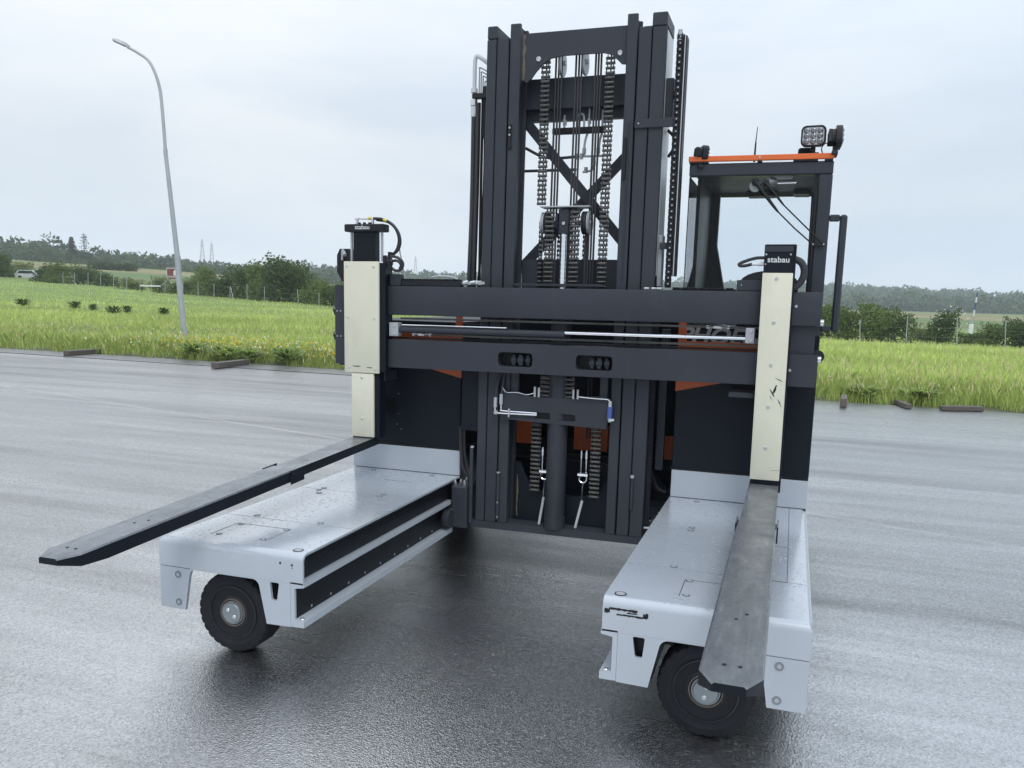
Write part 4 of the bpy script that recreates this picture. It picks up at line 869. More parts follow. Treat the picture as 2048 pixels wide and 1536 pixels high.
# top cross member with its cut-out
pts = [(-0.302, 2.90), (-0.302, 3.168), (0.307, 3.168), (0.307, 2.985), (0.29, 2.985)]+arc(0.135, 2.925, 0.105, 30, 90, 6)+arc(-0.13, 2.90, 0.13, 90, 175, 8)+[(-0.285, 2.89)]
b = B(); b.prism([(-0.302, 2.915), (-0.302, 3.168), (0.307, 3.168), (0.307, 2.962), (0.282, 2.965), (0.262, 2.985), (0.225, 3.018), (0.175, 3.032), (-0.06, 3.032), (-0.13, 3.022), (-0.175, 2.995), (-0.215, 2.955), (-0.245, 2.915), (-0.27, 2.895)], 'xz', Y0+0.025, Y0+0.04); cm = b.build('cross_member', DARK, mast, XM)
for x, z in ((-0.202, 3.022), (0.272, 3.024)): put(BIGSCREW, 'screw', XM(Vector((x, Y0+0.025, z))), cm, sc=1.15)
def streak(x0, x1, y, z0, z1, seed):
    r = random.Random(seed); n = 14; zz = [z0+(z1-z0)*i/n for i in range(n+1)]
    b = B(); b.prism([(x0+0.25*(x1-x0)*r.random(), z) for z in zz]+[(x1-0.55*(x1-x0)*r.random(), z) for z in zz[::-1]], 'xz', y, y+0.002); b.build('grease_streak', GREASEBROWN, mast, XM)
streak(-0.300, -0.278, Y0+0.022, 2.91, 3.165, 1); streak(-0.280, -0.268, Y0+0.105, 0.32, 0.58, 2)
b = B(); b.box(-0.37, 0.39, Y0+0.15, Y0+0.17, 2.77, 2.945, 0.003); b.box(-0.37, 0.39, Y0+0.19, Y0+0.24, 2.71, 2.80); b.build('cross_member', DARK, mast, XM)
b = B(); b.box(-0.30, 0.30, Y0+0.145, Y0+0.16, 1.55, 1.895); b.box(-0.30, 0.24, Y0-0.012, Y0+0.0, 1.735, 1.748); b.build('cross_member', DARK, mast, XM)
for (xa, za, xb, zb, yy) in ((-0.34, 2.735, 0.34, 1.955, 0.19), (0.36, 2.56, -0.36, 1.81, 0.21)):
    b = B(); b.bar((xa, Y0+yy, za), (xb, Y0+yy, zb), 0.058, 0.018); b.build('diagonal_brace', DARK, mast, XM)
# lower plates
b = B(); b.prism([(-0.295, 0.293), (-0.295, 0.66), (-0.26, 0.66), (-0.235, 0.60), (-0.20, 0.535), (-0.15, 0.497), (-0.09, 0.48), (0.08, 0.472), (0.15, 0.478), (0.215, 0.495), (0.26, 0.54), (0.298, 0.60), (0.298, 0.293)], 'xz', Y0+0.11, Y0+0.125); b.build('lower_plate', PANEL, mast, XM)
b = B(); b.box(-0.30, 0.30, Y0+0.02, Y0+0.10, 0.2925, 0.298); b.build('sill_plate', DARK, mast, XM)
b = B(); b.box(-0.30, 0.30, 0.50, 0.53, 0.60, 0.64); b.build('rear_sill', BLACK, mast, XM)
# middle frame with pipe slots
b = B(); b.prism([(-0.350, 0.94), (-0.350, 1.085), (-0.335, 1.10), (-0.24, 1.10), (-0.19, 1.082), (-0.10, 1.082), (0.14, 1.085), (0.20, 1.10), (0.285, 1.105), (0.312, 1.09), (0.300, 0.918), (-0.2, 0.934)], 'xz', Y0-0.03, Y0-0.004, [rrect(-0.135, -0.042, 0.953, 0.992, 0.010, 2), rrect(-0.018, 0.112, 0.950, 0.990, 0.014, 3)]); fr = b.build('slotted_frame', DARK, mast, XM)
b = B(); b.box(-0.16, 0.13, Y0-0.003, Y0+0.0, 0.94, 1.0); b.build('slot_back', BLACK, mast, XM)
for x0 in (-0.30, 0.245): b = B(); b.box(x0, x0+0.045, Y0, Y0+0.03, 1.08, 1.24); b.build('frame_ear', DARK, mast, XM)

# ---- lift cylinder
b = B(); b.cyl((-0.009, Y0+0.03, 0.292), (-0.009, Y0+0.03, 1.60), 0.060, 32); b.cyl((-0.009, Y0+0.03, 0.292), (-0.009, Y0+0.03, 0.36), 0.064, 32); lc = b.build('lift_cylinder', DARK, TR, XM)
b = B(); b.cyl((-0.030, Y0+0.10, 1.60), (-0.030, Y0+0.10, 2.045), 0.028, 28); b.build('piston_rod', CHROME, lc, XM)
b = B(); b.box(-0.064, 0.004, Y0+0.07, Y0+0.15, 2.036, 2.186, 0.006); hd = b.build('cylinder_head', DARK, lc, XM)
put(BIGSCREW, 'screw', XM(Vector((-0.030, Y0+0.07, 2.10))), hd, sc=0.85)
b = B(); b.box(-0.172, 0.127, Y0+0.05, Y0+0.17, 2.192, 2.199); b.build('head_plate', GALV, lc, XM)
for x0, x1, r in ((-0.168, -0.150, 0.064), (-0.147, -0.126, 0.066), (-0.078, -0.066, 0.058), (0.078, 0.088, 0.066), (0.094, 0.104, 0.066), (0.112, 0.124, 0.069)):
    b = B(); b.lathe([(0.012, x0), (r, x0), (r, x0+0.004), (r*0.9, (x0+x1)/2), (r, x1-0.004), (r, x1), (0.012, x1)], (0, Y0+0.105, 2.105), 'x', 28); b.build('pulley', GALV if x0 > 0.1 or x0 == -0.168 else DARK, lc, XM)
b = B(); b.cyl((-0.175, Y0+0.105, 2.105), (0.128, Y0+0.105, 2.105), 0.016, 14); b.build('pulley_axle', ZINC, lc, XM)
# hose pulleys hanging behind the top cross member
for x in (-0.088, 0.048):
    b = B(); b.lathe([(0.014, -0.007), (0.075, -0.007), (0.078, -0.003), (0.066, 0), (0.078, 0.003), (0.075, 0.007), (0.014, 0.007)], (x, Y0+0.13, 3.02), 'x', 28); b.cyl((x-0.02, Y0+0.13, 3.02), (x+0.02, Y0+0.13, 3.02), 0.016, 12); p = b.build('hose_pulley', GALV, mast, XM)

# ---- chains (front view of a leaf chain: plates left and right, rollers between)
def link_mesh():
    b = B(); hw = 0.0275
    for s in (-1, 1):
        b.box(s*hw, s*(hw-0.0055), -0.009, 0.009, -0.004, 0.0225, 0.003); b.box(s*(hw-0.006), s*(hw-0.0115), -0.009, 0.009, 0.0225, 0.049, 0.003)
    for z in (0.003, 0.0295): b.cyl((-hw-0.003, 0, z), (hw+0.003, 0, z), 0.0085, 8)
    return b.mesh('chain_link', CHAINM)
LINK = link_mesh()
def chain(x, y, z0, z1, wd=0.055):
    b = B(); b.box(x-0.004, x+0.004, y+0.012, y+0.016, z0, z1); c = b.build('lift_chain', NEARBLACK, TR, XM)
    z = z0; k = wd/0.055
    while z < z1-0.02:
        o = put(LINK, 'chain_link', XM(Vector((x, y, z))), c); o.scale = (k, 1, 1); o.rotation_euler = (rad(-1.8), rad(-0.39), 0); z += 0.053
    return c
YC = Y0+0.055
chain(-0.165, YC, 2.21, 3.03, 0.048); chain(-0.176, YC+0.05, 1.60, 2.10, 0.022); chain(0.214, YC, 1.60, 3.03, 0.048)
for x in (-0.105, 0.048): chain(x, YC-0.015, 1.60, 2.17, 0.05)
for x, z0, z1 in ((-0.150, 0.50, 0.93), (0.221, 0.49, 0.93), (-0.087, 1.085, 1.24), (0.062, 1.085, 1.24)): chain(x, Y0+0.0 if z0 > 1 else YC+0.01, z0, z1)
for x in (-0.072, 0.085): chain(x, Y0+0.16, 1.60, 2.09, 0.03)
# black mast hoses in pairs
def hoses(name, lst, mat, parent, xf=XM, r=0.006, n=7):
    for pts in lst:
        b = B(); b.tube(pts, r, n); b.build(name, mat, parent, xf)
for x in (-0.118, -0.100, -0.083, 0.002, 0.020, 0.036, 0.118, 0.134, 0.150):
    b = B(); b.tube([(x, Y0+0.10, 3.07), (x-0.002, Y0+0.10, 1.66)], 0.0062, 8); b.build('mast_hose', HOSEM, TR, XM)
for x in (0.095, 0.103): 
    b = B(); b.tube([(x, Y0+0.11, 2.05), (x, Y0+0.11, 1.66)], 0.006, 8); b.build('mast_hose', HOSEM, TR, XM)
for x in (-0.100, -0.083, 0.145, 0.163):
    b = B(); b.tube([(x, Y0+0.14, 0.83), (x, Y0+0.13, 1.25)], 0.006, 8); b.build('mast_hose', HOSEM, TR, XM)
# hydraulics behind the mast
hy = B(); hy.box(-0.15, 0.17, 0.06, 0.10, 2.63, 2.665, 0.004); hyd = hy.build('hydraulic_manifold', BLACK, TR, XM)
hoses('pipe', [[(-0.33, 0.09, 2.425), (0.0, 0.09, 2.425)], [(-0.32, 0.09, 2.56), (-0.22, 0.09, 2.51), (-0.13, 0.09, 2.495), (0.0, 0.09, 2.50)]], HOSEM, hyd, r=0.009)
hoses('pipe', [[(0.0, 0.09, 2.50), (0.17, 0.09, 2.50)], [(0.04, 0.09, 2.41), (0.10, 0.09, 2.425), (0.105, 0.09, 2.50)], [(0.045, 0.09, 2.50), (0.045, 0.09, 2.57), (0.06, 0.09, 2.63), (0.085, 0.09, 2.65)], [(0.13, 0.09, 2.50), (0.135, 0.09, 2.58), (0.15, 0.09, 2.64)], [(0.0, 0.08, 2.66), (0.0, 0.08, 2.73), (0.035, 0.08, 2.735), (0.04, 0.08, 2.66)], [(-0.08, 0.08, 2.66), (-0.08, 0.08, 2.74)], [(0.07, 0.08, 2.66), (0.07, 0.08, 2.80)], [(0.15, 0.08, 2.66), (0.15, 0.08, 2.76)]], GALV, hyd, r=0.007)
for x, z, q in ((0.045, 2.53, 0.013), (0.13, 2.53, 0.013), (0.03, 2.50, 0.012), (0.06, 2.42, 0.013), (0.105, 2.46, 0.014), (0.07, 2.70, 0.012), (-0.08, 2.70, 0.014), (0.0, 2.50, 0.012)):
    b = B(); b.cyl((x, 0.085, z-0.016), (x, 0.085, z+0.016), q, 6); b.build('fitting', GALV, hyd, XM)
# pipe bundle and hoses left of the mast
hb = B(); hb.box(-0.64, -0.50, -0.01, 0.03, 2.845, 2.875, 0.004); hb.box(-0.58, -0.515, 0.02, 0.10, 2.62, 2.92); hbo = hb.build('pipe_clamp', BLACK, TR, XM)
PY = 0.005
hoses('steel_pipe', [[(-0.630, PY, 2.90), (-0.630, PY, 3.05), (-0.622, PY, 3.088), (-0.60, PY, 3.085), (-0.50, PY, 3.01)]], GREYP, hbo, r=0.0125, n=10)
for i, (x, z) in enumerate(((-0.610, 3.03), (-0.598, 3.005), (-0.586, 2.98), (-0.574, 2.95))):
    hoses('steel_pipe', [[(x, PY+0.03, 2.87), (x, PY+0.03, z-0.02), (x+0.008, PY+0.03, z), (-0.50, PY+0.03, z-0.06)]], GALV, hbo, r=0.0045, n=6)
for z0, z1, q, mt in ((2.88, 2.905, 0.020, GREYP), (2.805, 2.84, 0.021, ZINC), (2.74, 2.80, 0.018, GREYP)):
    b = B(); b.cyl((-0.630, PY, z0), (-0.630, PY, z1), q, 12); b.build('fitting', mt, hbo, XM)
hoses('mast_hose', [[(-0.628, PY, 2.76), (-0.625, PY, 2.2), (-0.634, PY, 1.70)], [(-0.602, PY, 2.82), (-0.600, PY, 2.3), (-0.606, PY, 1.70)]], HOSEM, TR, r=0.0165, n=10)
hoses('mast_hose', [[(-0.585, PY+.03, 2.85), (-0.583, PY+.03, 2.3), (-0.578, PY+.03, 1.70)], [(-0.573, PY+.05, 2.75), (-0.571, PY+.05, 2.3), (-0.592, PY+.05, 1.70)]], HOSEM, TR, r=0.009)
b = B(); b.box(-0.60, -0.53, 0.10, 0.16, 1.55, 1.98, 0.02); b.build('mirror_housing', BLACK, TR, XM)
# cable carrier right of the mast
b = B(); b.box(0.588, 0.618, -0.115, -0.07, 1.735, 3.10, 0.003); cc = b.build('cable_carrier', BLACK, TR, XM)
LK = B(); LK.box(-0.0155, 0.0155, -0.006, 0.0, 0.003, 0.029, 0.003); LK.cyl((0.004, -0.0063, 0.016), (0.004, -0.0085, 0.016), 0.0045, 8); LK = LK.mesh('carrier_link', BLACK, mat2=GALV, pred=lambda f: f.calc_center_median().y < -0.0062)
z = 1.74
while z < 3.06: put(LK, 'carrier_link', XM(Vector((0.603, -0.1155, z))), cc); z += 0.033
b = B(); b.box(0.621, 0.629, -0.11, -0.02, 1.80, 3.09); b.box(0.634, 0.641, -0.105, -0.02, 1.80, 3.085); b.build('carrier_trough', BLACK, cc, XM)
b = B(); b.box(0.6295, 0.6335, -0.108, -0.02, 1.80, 3.088); b.build('carrier_edge', ZINC, cc, XM)
b = B(); b.cyl((0.603, -0.11, 3.06), (0.603, -0.11, 3.115), 0.012, 10); b.build('carrier_end', GALV, cc, XM)
b = B(); b.box(0.532, 0.575, -0.06, 0.05, 2.66, 2.88, 0.003); b.box(0.574, 0.59, -0.05, -0.03, 2.77, 2.81); b.build('carrier_bracket', DARK, cc, XM)
b = B(); b.box(0.545, 0.592, -0.09, -0.06, 1.95, 1.985); b.build('carrier_bracket', DARK, cc, XM)
b = B(); b.box(0.532, 0.558, -0.06, 0.02, 1.74, 2.03, 0.004); b.build('galvanised_bracket', GALV, cc, XM)
b = B(); b.box(0.5305, 0.532, Y0+0.03, Y0+0.25, 1.8, 3.13); b.build('painted_sky_sheen', GREYP, mast, XM)  # sky reflection on the column's side, put into a pale strip's colour
hoses('mast_hose', [[(0.54, 0.05, 2.62), (0.575, 0.03, 2.58), (0.58, 0.02, 2.52), (0.55, 0.03, 2.47)]], HOSEM, TR, r=0.009)
# pipes and fittings on the slotted frame
YP = Y0-0.045
hoses('steel_pipe', [[(-0.382, YP, 1.03), (-0.382, YP, 0.985), (-0.365, YP, 0.974), (-0.12, YP, 0.976)], [(-0.346, YP, 1.05), (-0.344, YP, 1.0), (-0.33, YP, 0.989), (-0.12, YP, 0.987)], [(-0.345, YP+.02, 1.13), (-0.315, YP+.01, 1.103), (-0.25, YP+.01, 1.105), (-0.19, YP+.01, 1.095), (-0.15, YP+.02, 1.105)], [(0.13, YP, 1.099), (0.24, YP, 1.094), (0.305, YP, 1.092), (0.318, YP, 1.07)]], CHROME, fr, r=0.0052)
hoses('hose', [[(-0.382, YP, 1.05), (-0.378, YP+.02, 1.14), (-0.358, YP+.05, 1.26)], [(-0.346, YP, 1.07), (-0.346, YP+.03, 1.15), (-0.338, YP+.05, 1.26)]], HOSEM, fr, r=0.0095)
for x, z0, z1, q in ((-0.382, 1.01, 1.07, 0.0105), (-0.346, 1.03, 1.09, 0.0105), (-0.378, 0.968, 0.99, 0.011), (-0.137, 1.085, 1.145, 0.007), (-0.112, 1.085, 1.14, 0.007), (0.098, 1.085, 1.14, 0.006), (0.124, 1.085, 1.14, 0.006)):
    b = B(); b.cyl((x, YP, z0), (x, YP, z1), q, 10); b.build('fitting', GALV, fr, XM)
b = B(); b.box(-0.298, -0.290, YP-0.008, YP+0.012, 0.955, 1.005); b.build('pipe_clamp', GALV, fr, XM)
b = B(); b.cyl((0.316, YP, 0.985), (0.318, YP, 1.052), 0.0155, 18); fl = b.build('filter_cartridge', BLUEM, fr, XM)
b = B(); b.cyl((0.318, YP, 1.052), (0.318, YP, 1.085), 0.0115, 12); b.cyl((0.322, YP, 0.965), (0.318, YP, 0.985), 0.013, 12); b.cyl((0.318, YP, 0.975), (0.345, YP, 0.978), 0.008, 10); b.build('filter_fitting', ZINC, fl, XM)
# hose anchors low in the mast
for x, xb in ((-0.088, -0.105), (0.152, 0.122)):
    b = B()
    for d in (-0.016, 0.016): b.cyl((x+d, Y0+0.06, 0.60), (x+d, Y0+0.06, 0.77), 0.0042, 8); b.cyl((x+d, Y0+0.06, 0.72), (x+d, Y0+0.06, 0.76), 0.0075, 8)
    b.tube([(x-0.022, Y0+0.05, 0.63), (x-0.022, Y0+0.05, 0.59), (x, Y0+0.05, 0.575), (x+0.022, Y0+0.05, 0.59), (x+0.022, Y0+0.05, 0.63)], 0.0045, 7); b.cyl((x-0.03, Y0+0.05, 0.625), (x+0.03, Y0+0.05, 0.625), 0.012, 10); b.cyl((x, Y0+0.06, 0.575), (x-0.004, Y0+0.06, 0.46), 0.005, 8)
    an = b.build('hose_anchor', CHROME, mast, XM)
    b = B(); b.bar((x+0.002, Y0+0.05, 0.465), (xb, Y0+0.03, 0.300), 0.014, 0.01); b.build('anchor_bar', GALV, mast, XM)

# ---- reach carriage block on the left rail
b = B(); b.box(-0.655, -0.553, -0.17, 0.05, 0.235, 0.50, 0.008); b.box(-0.70, -0.655, -0.16, 0.02, 0.25, 0.36, 0.01); rb = b.build('reach_block', DARK, TR)
b = B()
for x, y in ((-0.64, -0.14), (-0.61, -0.12), (-0.58, -0.14), (-0.60, -0.05)): b.cyl((x, y, 0.50), (x, y, 0.522), 0.010, 6); b.cyl((x, y, 0.522), (x, y, 0.536), 0.006, 8)
b.build('bolt', ZINC, rb)
b = B(); b.cyl((-0.646, -0.171, 0.343), (-0.646, -0.178, 0.343), 0.0085, 12); b.build('grease_cap', YELLOW, rb)
b = B(); b.cyl((-0.645, -0.171, 0.318), (-0.645, -0.176, 0.318), 0.004, 8); b.build('screw', WHITEP, rb)
b = B(); b.lathe([(0.0, 0), (0.05, 0), (0.055, 0.01), (0.055, 0.05)], (-0.687, -0.20, 0.30), 'x', 20); b.build('guide_roller', DARK, rb)
hoses('hose', [[(-0.655, -0.03, 0.85), (-0.65, -0.03, 0.72), (-0.635, -0.03, 0.60), (-0.60, -0.03, 0.53)], [(-0.635, -0.02, 0.85), (-0.63, -0.02, 0.70), (-0.61, -0.02, 0.60), (-0.58, -0.03, 0.53)]], HOSEM, rb, xf=None, r=0.012)
b = B(); b.box(0.57, 0.66, -0.12, 0.03, 0.26, 0.40, 0.008); rb2 = b.build('reach_block', DARK, TR)
b = B()
for x, y in ((0.64, -0.10), (0.62, -0.06), (0.645, -0.03)): b.cyl((x, y, 0.40), (x, y, 0.44), 0.010, 6)
b.build('bolt', ZINC, rb2)
# ---- carriage: two beams, the side-shift cylinder and chains between them
YB = -0.2233
b = B(); b.box(-1.0, 1.0, YB+0.085, YB+0.097, 1.25, 1.30); cg = b.build('carriage', DARK, TR, XC)
b = B(); b.box(-1.40, 1.4205, YB, YB+0.085, 1.545, 1.719, 0.004, 2); b.build('upper_beam', DARK, cg, XC)
b = B(); b.prism([(-1.40, 1.225), (-1.40, 1.396), (1.4205, 1.396), (1.4205, 1.225)], 'xz', YB, YB+0.085, [rrect(-0.348, -0.137, 1.263, 1.346, 0.022, 3), rrect(0.123, 0.335, 1.263, 1.346, 0.022, 3)]); lb = b.build('lower_beam', DARK, cg, XC)
for x0 in (-0.348, 0.123):
    b = B(); b.box(x0, x0+0.211, YB+0.081, YB+0.084, 1.255, 1.355); b.build('window_back', BLACK, cg, XC)
    for dx, wq in ((0.075, 0.022), (0.115, 0.028), (0.165, 0.02)):
        b = B(); b.box(x0+dx, x0+dx+wq, YB+0.03, YB+0.075, 1.265, 1.335, 0.006); b.cyl((x0+dx-.004, YB+0.05, 1.30), (x0+dx+wq+.004, YB+0.05, 1.30), 0.024, 14); b.build('chain_roller', DARK, cg, XC)
b = B(); b.cyl((-0.99, YB+0.02, 1.458), (0.049, YB+0.02, 1.458), 0.0205, 20); cy = b.build('shift_cylinder', DARK, cg, XC)
b = B(); b.cyl((0.049, YB+0.02, 1.468), (1.055, YB+0.02, 1.468), 0.0105, 16); b.build('cylinder_rod', CHROME, cg, XC)
b = B(); b.cyl((-0.97, YB+0.005, 1.487), (-0.30, YB+0.005, 1.487), 0.004, 8); b.build('thin_pipe', CHROME, cg, XC)
for x0, x1 in ((-1.052, -0.992), (1.049, 1.096)):
    zc = 1.458 if x0 < 0 else 1.485
    b = B(); b.box(x0, x1, YB-0.012, YB+0.05, zc-0.041, zc+0.041, 0.003); bk = b.build('rod_bracket', GALV, cg, XC)
    for dz in (-0.025, 0.024): put(SCREW, 'screw', XC(Vector(((x0+x1)/2+0.006, YB-0.012, zc+dz))), bk, sc=1.0)
def small_chain(x0, x1, z):
    b = B(); x = x0; P = 0.0125
    while x < x1:
        k = int(round((x-x0)/P)) % 2
        for sg in (-1, 1): b.box(x-0.002, x+P+0.002, YB+0.055+sg*(0.006 if k else 0.0045)-.001, YB+0.055+sg*(0.006 if k else 0.0045)+.001, z-0.0055, z+0.0055)
        b.cyl((x, YB+0.046, z), (x, YB+0.064, z), 0.004, 6); x += P
    tag(b.build('drive_chain', CHAINM, cg, XC), kind='stuff')
small_chain(-1.0, 1.10, 1.525); small_chain(-0.80, 1.10, 1.428);
for xc, z in ((-0.86, 1.429), (0.90, 1.524)):
    b = B(); b.cyl((xc-0.05, YB+0.05, z), (xc+0.05, YB+0.05, z), 0.004, 8); b.box(xc-0.025, xc+0.012, YB+0.042, YB+0.058, z-0.008, z+0.008, 0.002); b.cyl((xc+0.012, YB+0.05, z), (xc+0.02, YB+0.05, z), 0.011, 6)
    for e_ in (-0.055, 0.055): b.lathe([(0.009, -0.003), (0.009, 0.003), (0.004, 0.003), (0.004, -0.003)], (xc+e_, YB+0.05, z), 'y', 12)
    b.build('chain_tensioner', ZINC, cg, XC)
b = B(); b.box(-1.42, 1.40, YB+0.07, YB+0.083, 1.40, 1.41); b.build('chain_guide', BLACK, cg, XC)
# chain-track trays and clutter on top of the upper beam
def tray(x0, x1, zt=1.757):
    b = B(); b.box(x0, x1, YB+0.02, YB+0.08, 1.7205, zt, 0.003); t = b.build('cable_tray', BLACK, cg, XC)
    lk = B(); lk.box(0.003, 0.042, YB+0.018, YB+0.082, 0.0, 0.007, 0.002); me = lk.mesh('tray_link', BLACK, mat2=GALV, pred=lambda f: False)
    x = x0
    while x < x1-0.03: put(me, 'tray_link', XC(Vector((x, 0, zt+0.0005))), t); x += 0.047
    return t
tray(-0.985, -0.60); tray(0.645, 0.985, 1.728)
b = B(); b.box(-1.06, -0.985, YB+0.01, YB+0.08, 1.7205, 1.79, 0.004); b.build('tray_end_box', DARK, cg, XC)
b = B(); b.box(0.988, 1.13, YB+0.008, YB+0.085, 1.7205, 1.778, 0.003); p = b.build('tray_end_box', DARK, cg, XC)
put(SCREW, 'screw', XC(Vector((1.012, YB+0.008, 1.752))), p, sc=0.4)
rr = random.Random(3)
b = B()
for i in range(7):
    x = -0.60+0.018*i; z = 1.735+0.012*rr.random(); b.cyl((x, YB+0.03+0.03*rr.random(), z), (x+0.03, YB+0.03+0.03*rr.random(), z+0.006), 0.008+0.005*rr.random(), 6)
for x in (0.49, 0.53, 0.56): b.box(x, x+0.03, YB+0.02, YB+0.06, 1.7205, 1.733, 0.003)
b.build('hose_fitting', ZINC, cg, XC)
b = B(); b.tube([(-0.79, YB+0.03, 1.775), (-0.74, YB+0.03, 1.782), (-0.66, YB+0.03, 1.778), (-0.62, YB+0.03, 1.765)], 0.005, 6); b.build('hose_fitting', GALV, cg, XC)
# end plates with latches
b = B(); b.box(-1.428, -1.342, YB-0.008, YB+0.10, 1.235, 1.722, 0.004); ep = b.build('end_plate', DARK, cg, XC)
for z in (1.565, 1.41):
    b = B(); b.cyl((-1.43, YB+0.03, z), (-1.43, YB+0.05, z), 0.032, 20); b.box(-1.452, -1.43, YB+0.02, YB+0.05, z-0.03, z+0.012, 0.004); h = b.build('latch', BLACK, cg, XC)
    put(SCREW, 'screw', XC(Vector((-1.437, YB+0.02, z+0.012))), h); put(SCREW, 'screw', XC(Vector((-1.41, YB-0.008, z-0.004))), h, sc=0.6); put(SCREW, 'screw', XC(Vector((-1.385, YB-0.008, z-0.004))), h, sc=0.6)
b = B(); b.prism([(-1.39, 1.94), (-1.33, 1.94), (-1.33, 1.74), (-1.375, 1.74), (-1.41, 1.80), (-1.41, 1.90)], 'xz', YB-0.005, YB+0.07); b.build('motor_cover', BLACK, cg, XC)
b = B(); b.cyl((-1.37, YB, 1.93), (-1.345, YB-0.02, 1.90), 0.012, 8); b.cyl((-1.365, YB-0.02, 1.87), (-1.365, YB-0.02, 1.93), 0.006, 8); b.build('hose_fitting', GALV, cg, XC)
b = B(); b.cyl((1.4207, YB+0.04, 1.562), (1.437, YB+0.04, 1.562), 0.018, 14); b.cyl((1.4207, YB+0.04, 1.37), (1.437, YB+0.04, 1.37), 0.018, 14); b.build('end_bolt', ZINC, cg, XC)
b = B(); b.cyl((1.42, YB+0.045, 1.385), (1.42, YB+0.06, 1.385), 0.034, 20); b.build('latch', BLACK, cg, XC)
for x, z in ((1.295, 1.645), (1.285, 1.31)): put(SCREW, 'screw', XC(Vector((x, YB, z))), cg, sc=1.0)
b = B(); b.box(1.28, 1.40, YB+0.03, YB+0.084, 1.397, 1.544); b.build('beam_spacer', DARK, cg, XC)

# ---- forks
YK = -0.2833
def blade(name, heel, tip, sl, w0, w1, th, parent, label=None):
    """heel/tip: centre points of the top face; the telescopic sleeve starts at fraction sl"""
    h, t = Vector(heel), Vector(tip); d = t-h; r = Vector((0, 0, 1)).cross(d).normalized(); up = d.cross(r).normalized()*(-1)
    if up.z < 0: up = -up
    P = lambda f, a, q: h+d*f+r*a-up*q
    b = B(); w = w0/2
    b.ring([[P(f, -w, 0), P(f, w, 0), P(f, w, th*.9), P(f, -w, th*.9)] for f in (0.0, sl+0.02)])
    fk = b.build(name, STEEL, parent, mat2=PANEL, pred=lambda f: abs(f.normal.z) < 0.7 or f.normal.z < 0)
    if label: fk['label'] = label
    b = B(); w = w1/2; e = -0.004; c = 0.006; ln = d.length
    R = []
    def ringat(f, k, z0, z1): return [P(f, -k+c, z0), P(f, k-c, z0), P(f, k, z0+c), P(f, k, z1), P(f, -k, z1), P(f, -k, z0+c)]
    R.append(ringat(sl, w, e, th)); R.append(ringat(1-0.20/ln, w, e, th)); R.append(ringat(1-0.075/ln, w, e, th*0.80)); R.append(ringat(1.0-0.002/ln, w*0.52, e+0.002, th*0.42)); 
    b.ring(R); b.build('fork_sleeve', STEEL, fk, mat2=PANEL, pred=lambda f: f.normal.z < 0.5)
    for s in (-1, 1):
        b = B(); b.ring([[P(f, s*(w+a), z) for a, z in ((0.001, -0.007), (0.007, -0.006), (0.007, th+0.012), (0.001, th+0.012))] for f in (sl-0.02, sl+0.03)]); b.build('sleeve_lug', STEEL, fk, mat2=PANEL, pred=lambda f: f.normal.z < 0.5)
    for f, a, q in ((0.80, 0.2, .006), (0.82, -0.15, .005), (0.955, -0.25, .006), (0.955, 0.25, .006)):
        b = B(); p = P(f, a*w, e-0.0004); b.cyl(p, p+up*0.0012, q, 10); b.build('drain_hole', BLACK, fk)
    return fk
def scuffs(lst, y, parent, xf):
    b = B()
    for k, (x, z, l, wd, a) in enumerate(lst):
        r = random.Random(k); ca, sa = math.cos(rad(a)), math.sin(rad(a)); top, bot = [], []
        for i in range(9):
            u = -l/2+l*i/8; h = wd*math.sin(math.pi*(i+.3)/8.6)*(0.5+0.6*r.random()); top.append((x+u*ca-h*sa, z+u*sa+h*ca)); bot.append((x+u*ca+h*sa*.6, z+u*sa-h*ca*.6))
        b.prism(top+bot[::-1], 'xz', y-0.0006, y+0.001)
    b.build('scuff_mark', BLACK, parent, xf)
# right fork
fkR = blade('fork', (1.195, -0.19, 0.702), (1.195, -2.80, 0.686), 0.345, 0.152, 0.168, 0.055, TR)
b = B(); b.box(1.121, 1.279, YK+0.016, YK+0.10, 0.655, 1.96, 0.004); b.build('shank', PANEL, fkR, XC)
b = B(); b.box(1.1185, 1.2695, YK, YK+0.016, 0.722, 1.814, 0.004, 2); cv = b.build('cover_plate', CREAM, fkR, XC)
for z in (1.786, 1.56, 1.338, 1.116, 0.896): put(BIGSCREW, 'screw', XC(Vector((1.190, YK, z))), cv, sc=0.7)
scuffs([(1.205, 1.19, 0.05, 0.006, -60), (1.218, 1.205, 0.035, 0.010, 70), (1.235, 1.262, 0.045, 0.003, -25), (1.245, 1.14, 0.05, 0.004, -65), (1.222, 1.225, 0.02, 0.007, 60), (1.20, 1.165, 0.03, 0.002, -62), (1.245, 0.778, 0.05, 0.001, 4)], YK, cv, XC)
b = B(); b.prism([(1.123, 1.8155), (1.264, 1.8155), (1.264, 1.952)]+[(1.258, 1.958), (1.129, 1.958), (1.123, 1.952)], 'xz', YK+0.004, YK+0.09); tc_ = b.build('top_cap', PANEL, fkR, XC)
b = B(); b.box(1.1235, 1.2635, YK+0.002, YK+0.0035, 1.922, 1.951); b.build('cap_flange', DARK, fkR, XC)
for x in (1.131, 1.252): put(SCREW, 'screw', XC(Vector((x, YK+0.004, 1.908))), tc_, sc=0.6)
put(SCREW, 'screw', XC(Vector((1.130, YK+0.004, 1.858))), tc_, sc=0.5)
lt = lettering('stabau', 0.041, LETTER, XC(Vector((1.1935, YK+0.0035, 1.868))), fkR, 0.0005, 0.0, 1.05)
